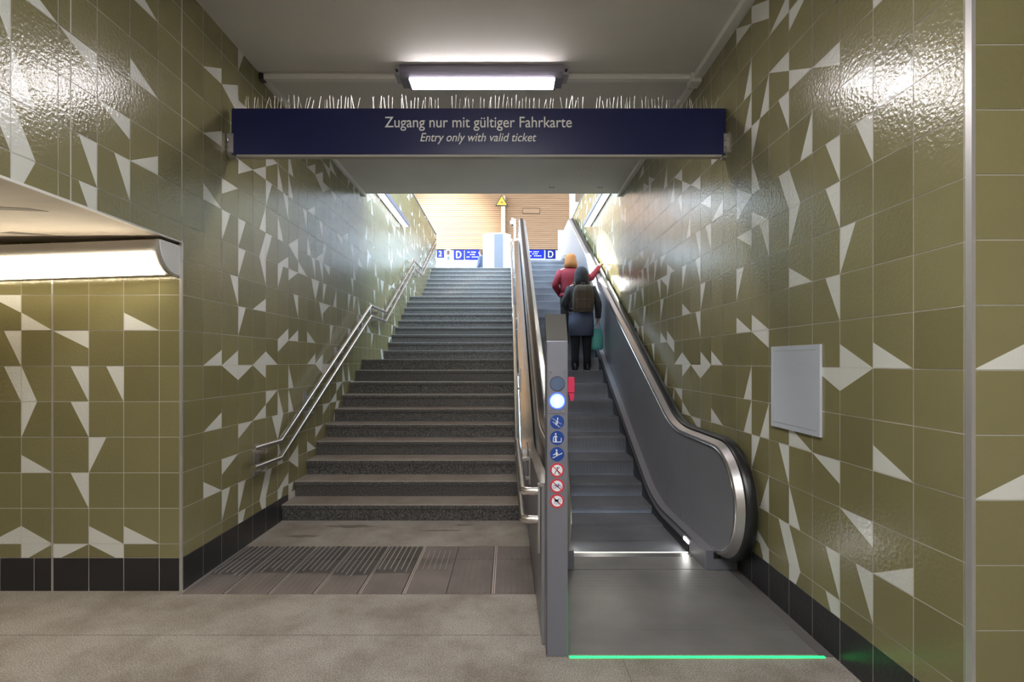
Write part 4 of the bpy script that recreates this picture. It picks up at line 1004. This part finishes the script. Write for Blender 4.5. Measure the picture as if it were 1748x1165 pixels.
yA = 8.30; zA = None
def step_level(y):
    s = 4.18
    while s+.40 < y: s += .40
    return hprof(s+.03), s
zA, sA = step_level(8.34)
yA = sA+.2
pa = thing('person', 'person in dark grey hooded coat standing on the escalator with a backpack', 'person', (X_(992,yA), yA, zA+.001))
make_person(pa, [((-.285,-.03,1.09),(-.20,.17,1.02)), ((.275,-.04,1.09),(.285,.03,.86))],
            [((.6,.6,-.3),(0,0,-1)), ((-.3,.1,-1),(0,1,0))], .56, 'coat_grey', 'blue_cloth_and_light', 'trousers', 'hair_brown', hood='coat_grey', girth=1.08)  # lower coat coloured blue to imitate the bluish light on it
bp_ = thing('backpack', 'olive brown backpack worn by the person in the grey coat', 'backpack', (pa.location.x, yA-.2, zA+1.0))
mb = MB(); ox, oy, oz = pa.location
bm_rings = []
for z_, rx, ry, dy in ((.93,.150,.055,0),(.96,.165,.075,0),(1.10,.170,.085,0),(1.25,.160,.080,0),(1.33,.140,.060,.005),(1.365,.10,.035,.01)):
    bm_rings.append((z_, rx, ry, dy))
V = []; F = []; n = 28
for z_, rx, ry, dy in bm_rings:
    for j in range(n):
        a = 2*PI*j/n; ca, sa = math.cos(a), math.sin(a); k = 1/(abs(ca)**4+abs(sa)**4)**.25
        V.append((ox+rx*ca*k, oy-.238+dy+ry*sa*k, oz+z_))
for i in range(len(bm_rings)-1):
    for j in range(n): F.append((i*n+j, i*n+(j+1)%n, (i+1)*n+(j+1)%n, (i+1)*n+j))
F += [tuple(range(n-1,-1,-1)), tuple((len(bm_rings)-1)*n+j for j in range(n))]
mb.mesh(V, F, 'backpack'); mb.build('bag_body', bp_, smooth=.9)
mb = MB(); mb.bbox(ox-.11, ox+.11, oy-.345, oy-.305, oz+.97, oz+1.13, 'backpack', .02); mb.box(ox-.09, ox+.09, oy-.347, oy-.344, oz+1.10, oz+1.106, 'black'); mb.build('front_pocket', bp_)
for s in (-1,1):
    mb = MB(); mb.tube([(ox+s*.10,oy-.15,oz+1.34),(ox+s*.12,oy-.10,oz+1.42),(ox+s*.13,oy+.03,oz+1.42),(ox+s*.15,oy+.13,oz+1.32),(ox+s*.16,oy+.16,oz+1.15),(ox+s*.19,oy+.05,oz+1.02),(ox+s*.15,oy-.15,oz+.98)], .016, 'backpack', 8); mb.build('strap', bp_, smooth=True)
mb = MB(); mb.tube([(ox-.03,oy-.2,oz+1.36),(ox-.02,oy-.2,oz+1.40),(ox+.02,oy-.2,oz+1.40),(ox+.03,oy-.2,oz+1.36)], .007, 'backpack', 8); mb.build('grab_loop', bp_)
# teal bag in the right hand
bg = thing('carrier_bag', 'turquoise carrier bag hanging from the right hand of the grey-coated person', 'bag', (ox+.29, oy+.02, oz+.4))
mb = MB()
mb.loft([(ox+.265,oy+.04,oz+.33,.085,.07),(ox+.265,oy+.04,oz+.37,.105,.085),(ox+.265,oy+.04,oz+.54,.100,.075),(ox+.265,oy+.04,oz+.66,.085,.035),(ox+.265,oy+.04,oz+.68,.08,.014)], 'teal_bag', 24); mb.build('bag_body', bg, smooth=True)
for s in (-1,1):
    mb = MB(); mb.tube([(ox+.20,oy+.04+s*.012,oz+.67),(ox+.25,oy+.038+s*.01,oz+.77),(ox+.286,oy+.035,oz+.795),(ox+.31,oy+.038+s*.01,oz+.77),(ox+.33,oy+.04+s*.012,oz+.67)], .006, 'teal_bag', 8); mb.build('handle', bg)
# second person, further up, red jacket, right hand on the rail
zB, sB = step_level(9.05); yB = sB+.22
pb = thing('person', 'person in red jacket with ginger hair reaching for the escalator handrail', 'person', (X_(974,yB), yB, zB+.001))
rx_ = 1.688-pb.location.x; 
hr = 1.15+.045*1.125+SLP*(yB+.18-ZE)+.04-zB
make_person(pb, [((-.29,-.03,1.10),(-.17,.10,.93)), ((.36,.05,1.22),(rx_-.03,.14,hr+.03))],
            [((.5,.4,-.4),(0,0,-1)), ((.3,.5,-.6),(.6,-.4,0))], .88, 'red_jacket', 'red_jacket', 'dark_trousers', 'hair_orange', hair_len=.06, girth=1.05)
# third person by the kiosk
pc3 = thing('person', 'person in blue clothing half hidden behind the white kiosk', 'person', (X_(822,20.5), 20.5, TOPF))
make_person(pc3, [((-.25,0,1.08),(-.22,.1,.85)), ((.25,0,1.08),(.22,.1,.85))], [((0,.2,-1),(0,1,0)), ((0,.2,-1),(0,1,0))], .75, 'blue_cloth_and_light', 'blue_cloth_and_light', 'trousers', 'hair_brown')
pc3.rotation_euler = (0,0,1.2)

# ---------------------------------------------------------------- light
w = bpy.data.worlds.new('daylight'); SC.world = w; w.use_nodes = True
bg_ = w.node_tree.nodes['Background']; bg_.inputs['Color'].default_value = (.63,.81,1.0,1); bg_.inputs['Strength'].default_value = 2.8
def lamp(name, kind, loc, energy, color, target=None, **k):
    l = bpy.data.lights.new(name, kind); l.energy = energy; l.color = color
    for a, b in k.items(): setattr(l, a, b)
    o = bpy.data.objects.new(name, l); COL.objects.link(o); o.location = loc
    if target: o.rotation_euler = (Vector(target)-Vector(loc)).to_track_quat('-Z', 'Y').to_euler()
    return o
lamp('sunlight_on_right_wall', 'SPOT', (-4,21,11), 22000, (1,.97,.92), (1.779,9.25,3.38), spot_size=.065, spot_blend=.15, shadow_soft_size=.02)
lamp('sunlight_on_steps', 'SPOT', (5.5,22,13.0), 70000, (1,.93,.84), (-.3,14.4,4.1), spot_size=.13, spot_blend=.6, shadow_soft_size=.05)
# sun on the left part of the timber wall and the patches by the escalator
lamp('sunlight_on_timber', 'SPOT', (-6,20,13), 5000, (1,.95,.85), (-3.4,30,9.4), spot_size=.55, spot_blend=.8, shadow_soft_size=.3)
SC.view_settings.view_transform = 'Standard'; SC.view_settings.look = 'None'; SC.view_settings.gamma = 1; SC.view_settings.use_curve_mapping = False
SC.view_settings.exposure = 2.05
SC.cycles.max_bounces = 8; SC.cycles.diffuse_bounces = 4; SC.cycles.sample_clamp_indirect = 8
SC.cycles.use_denoising = True
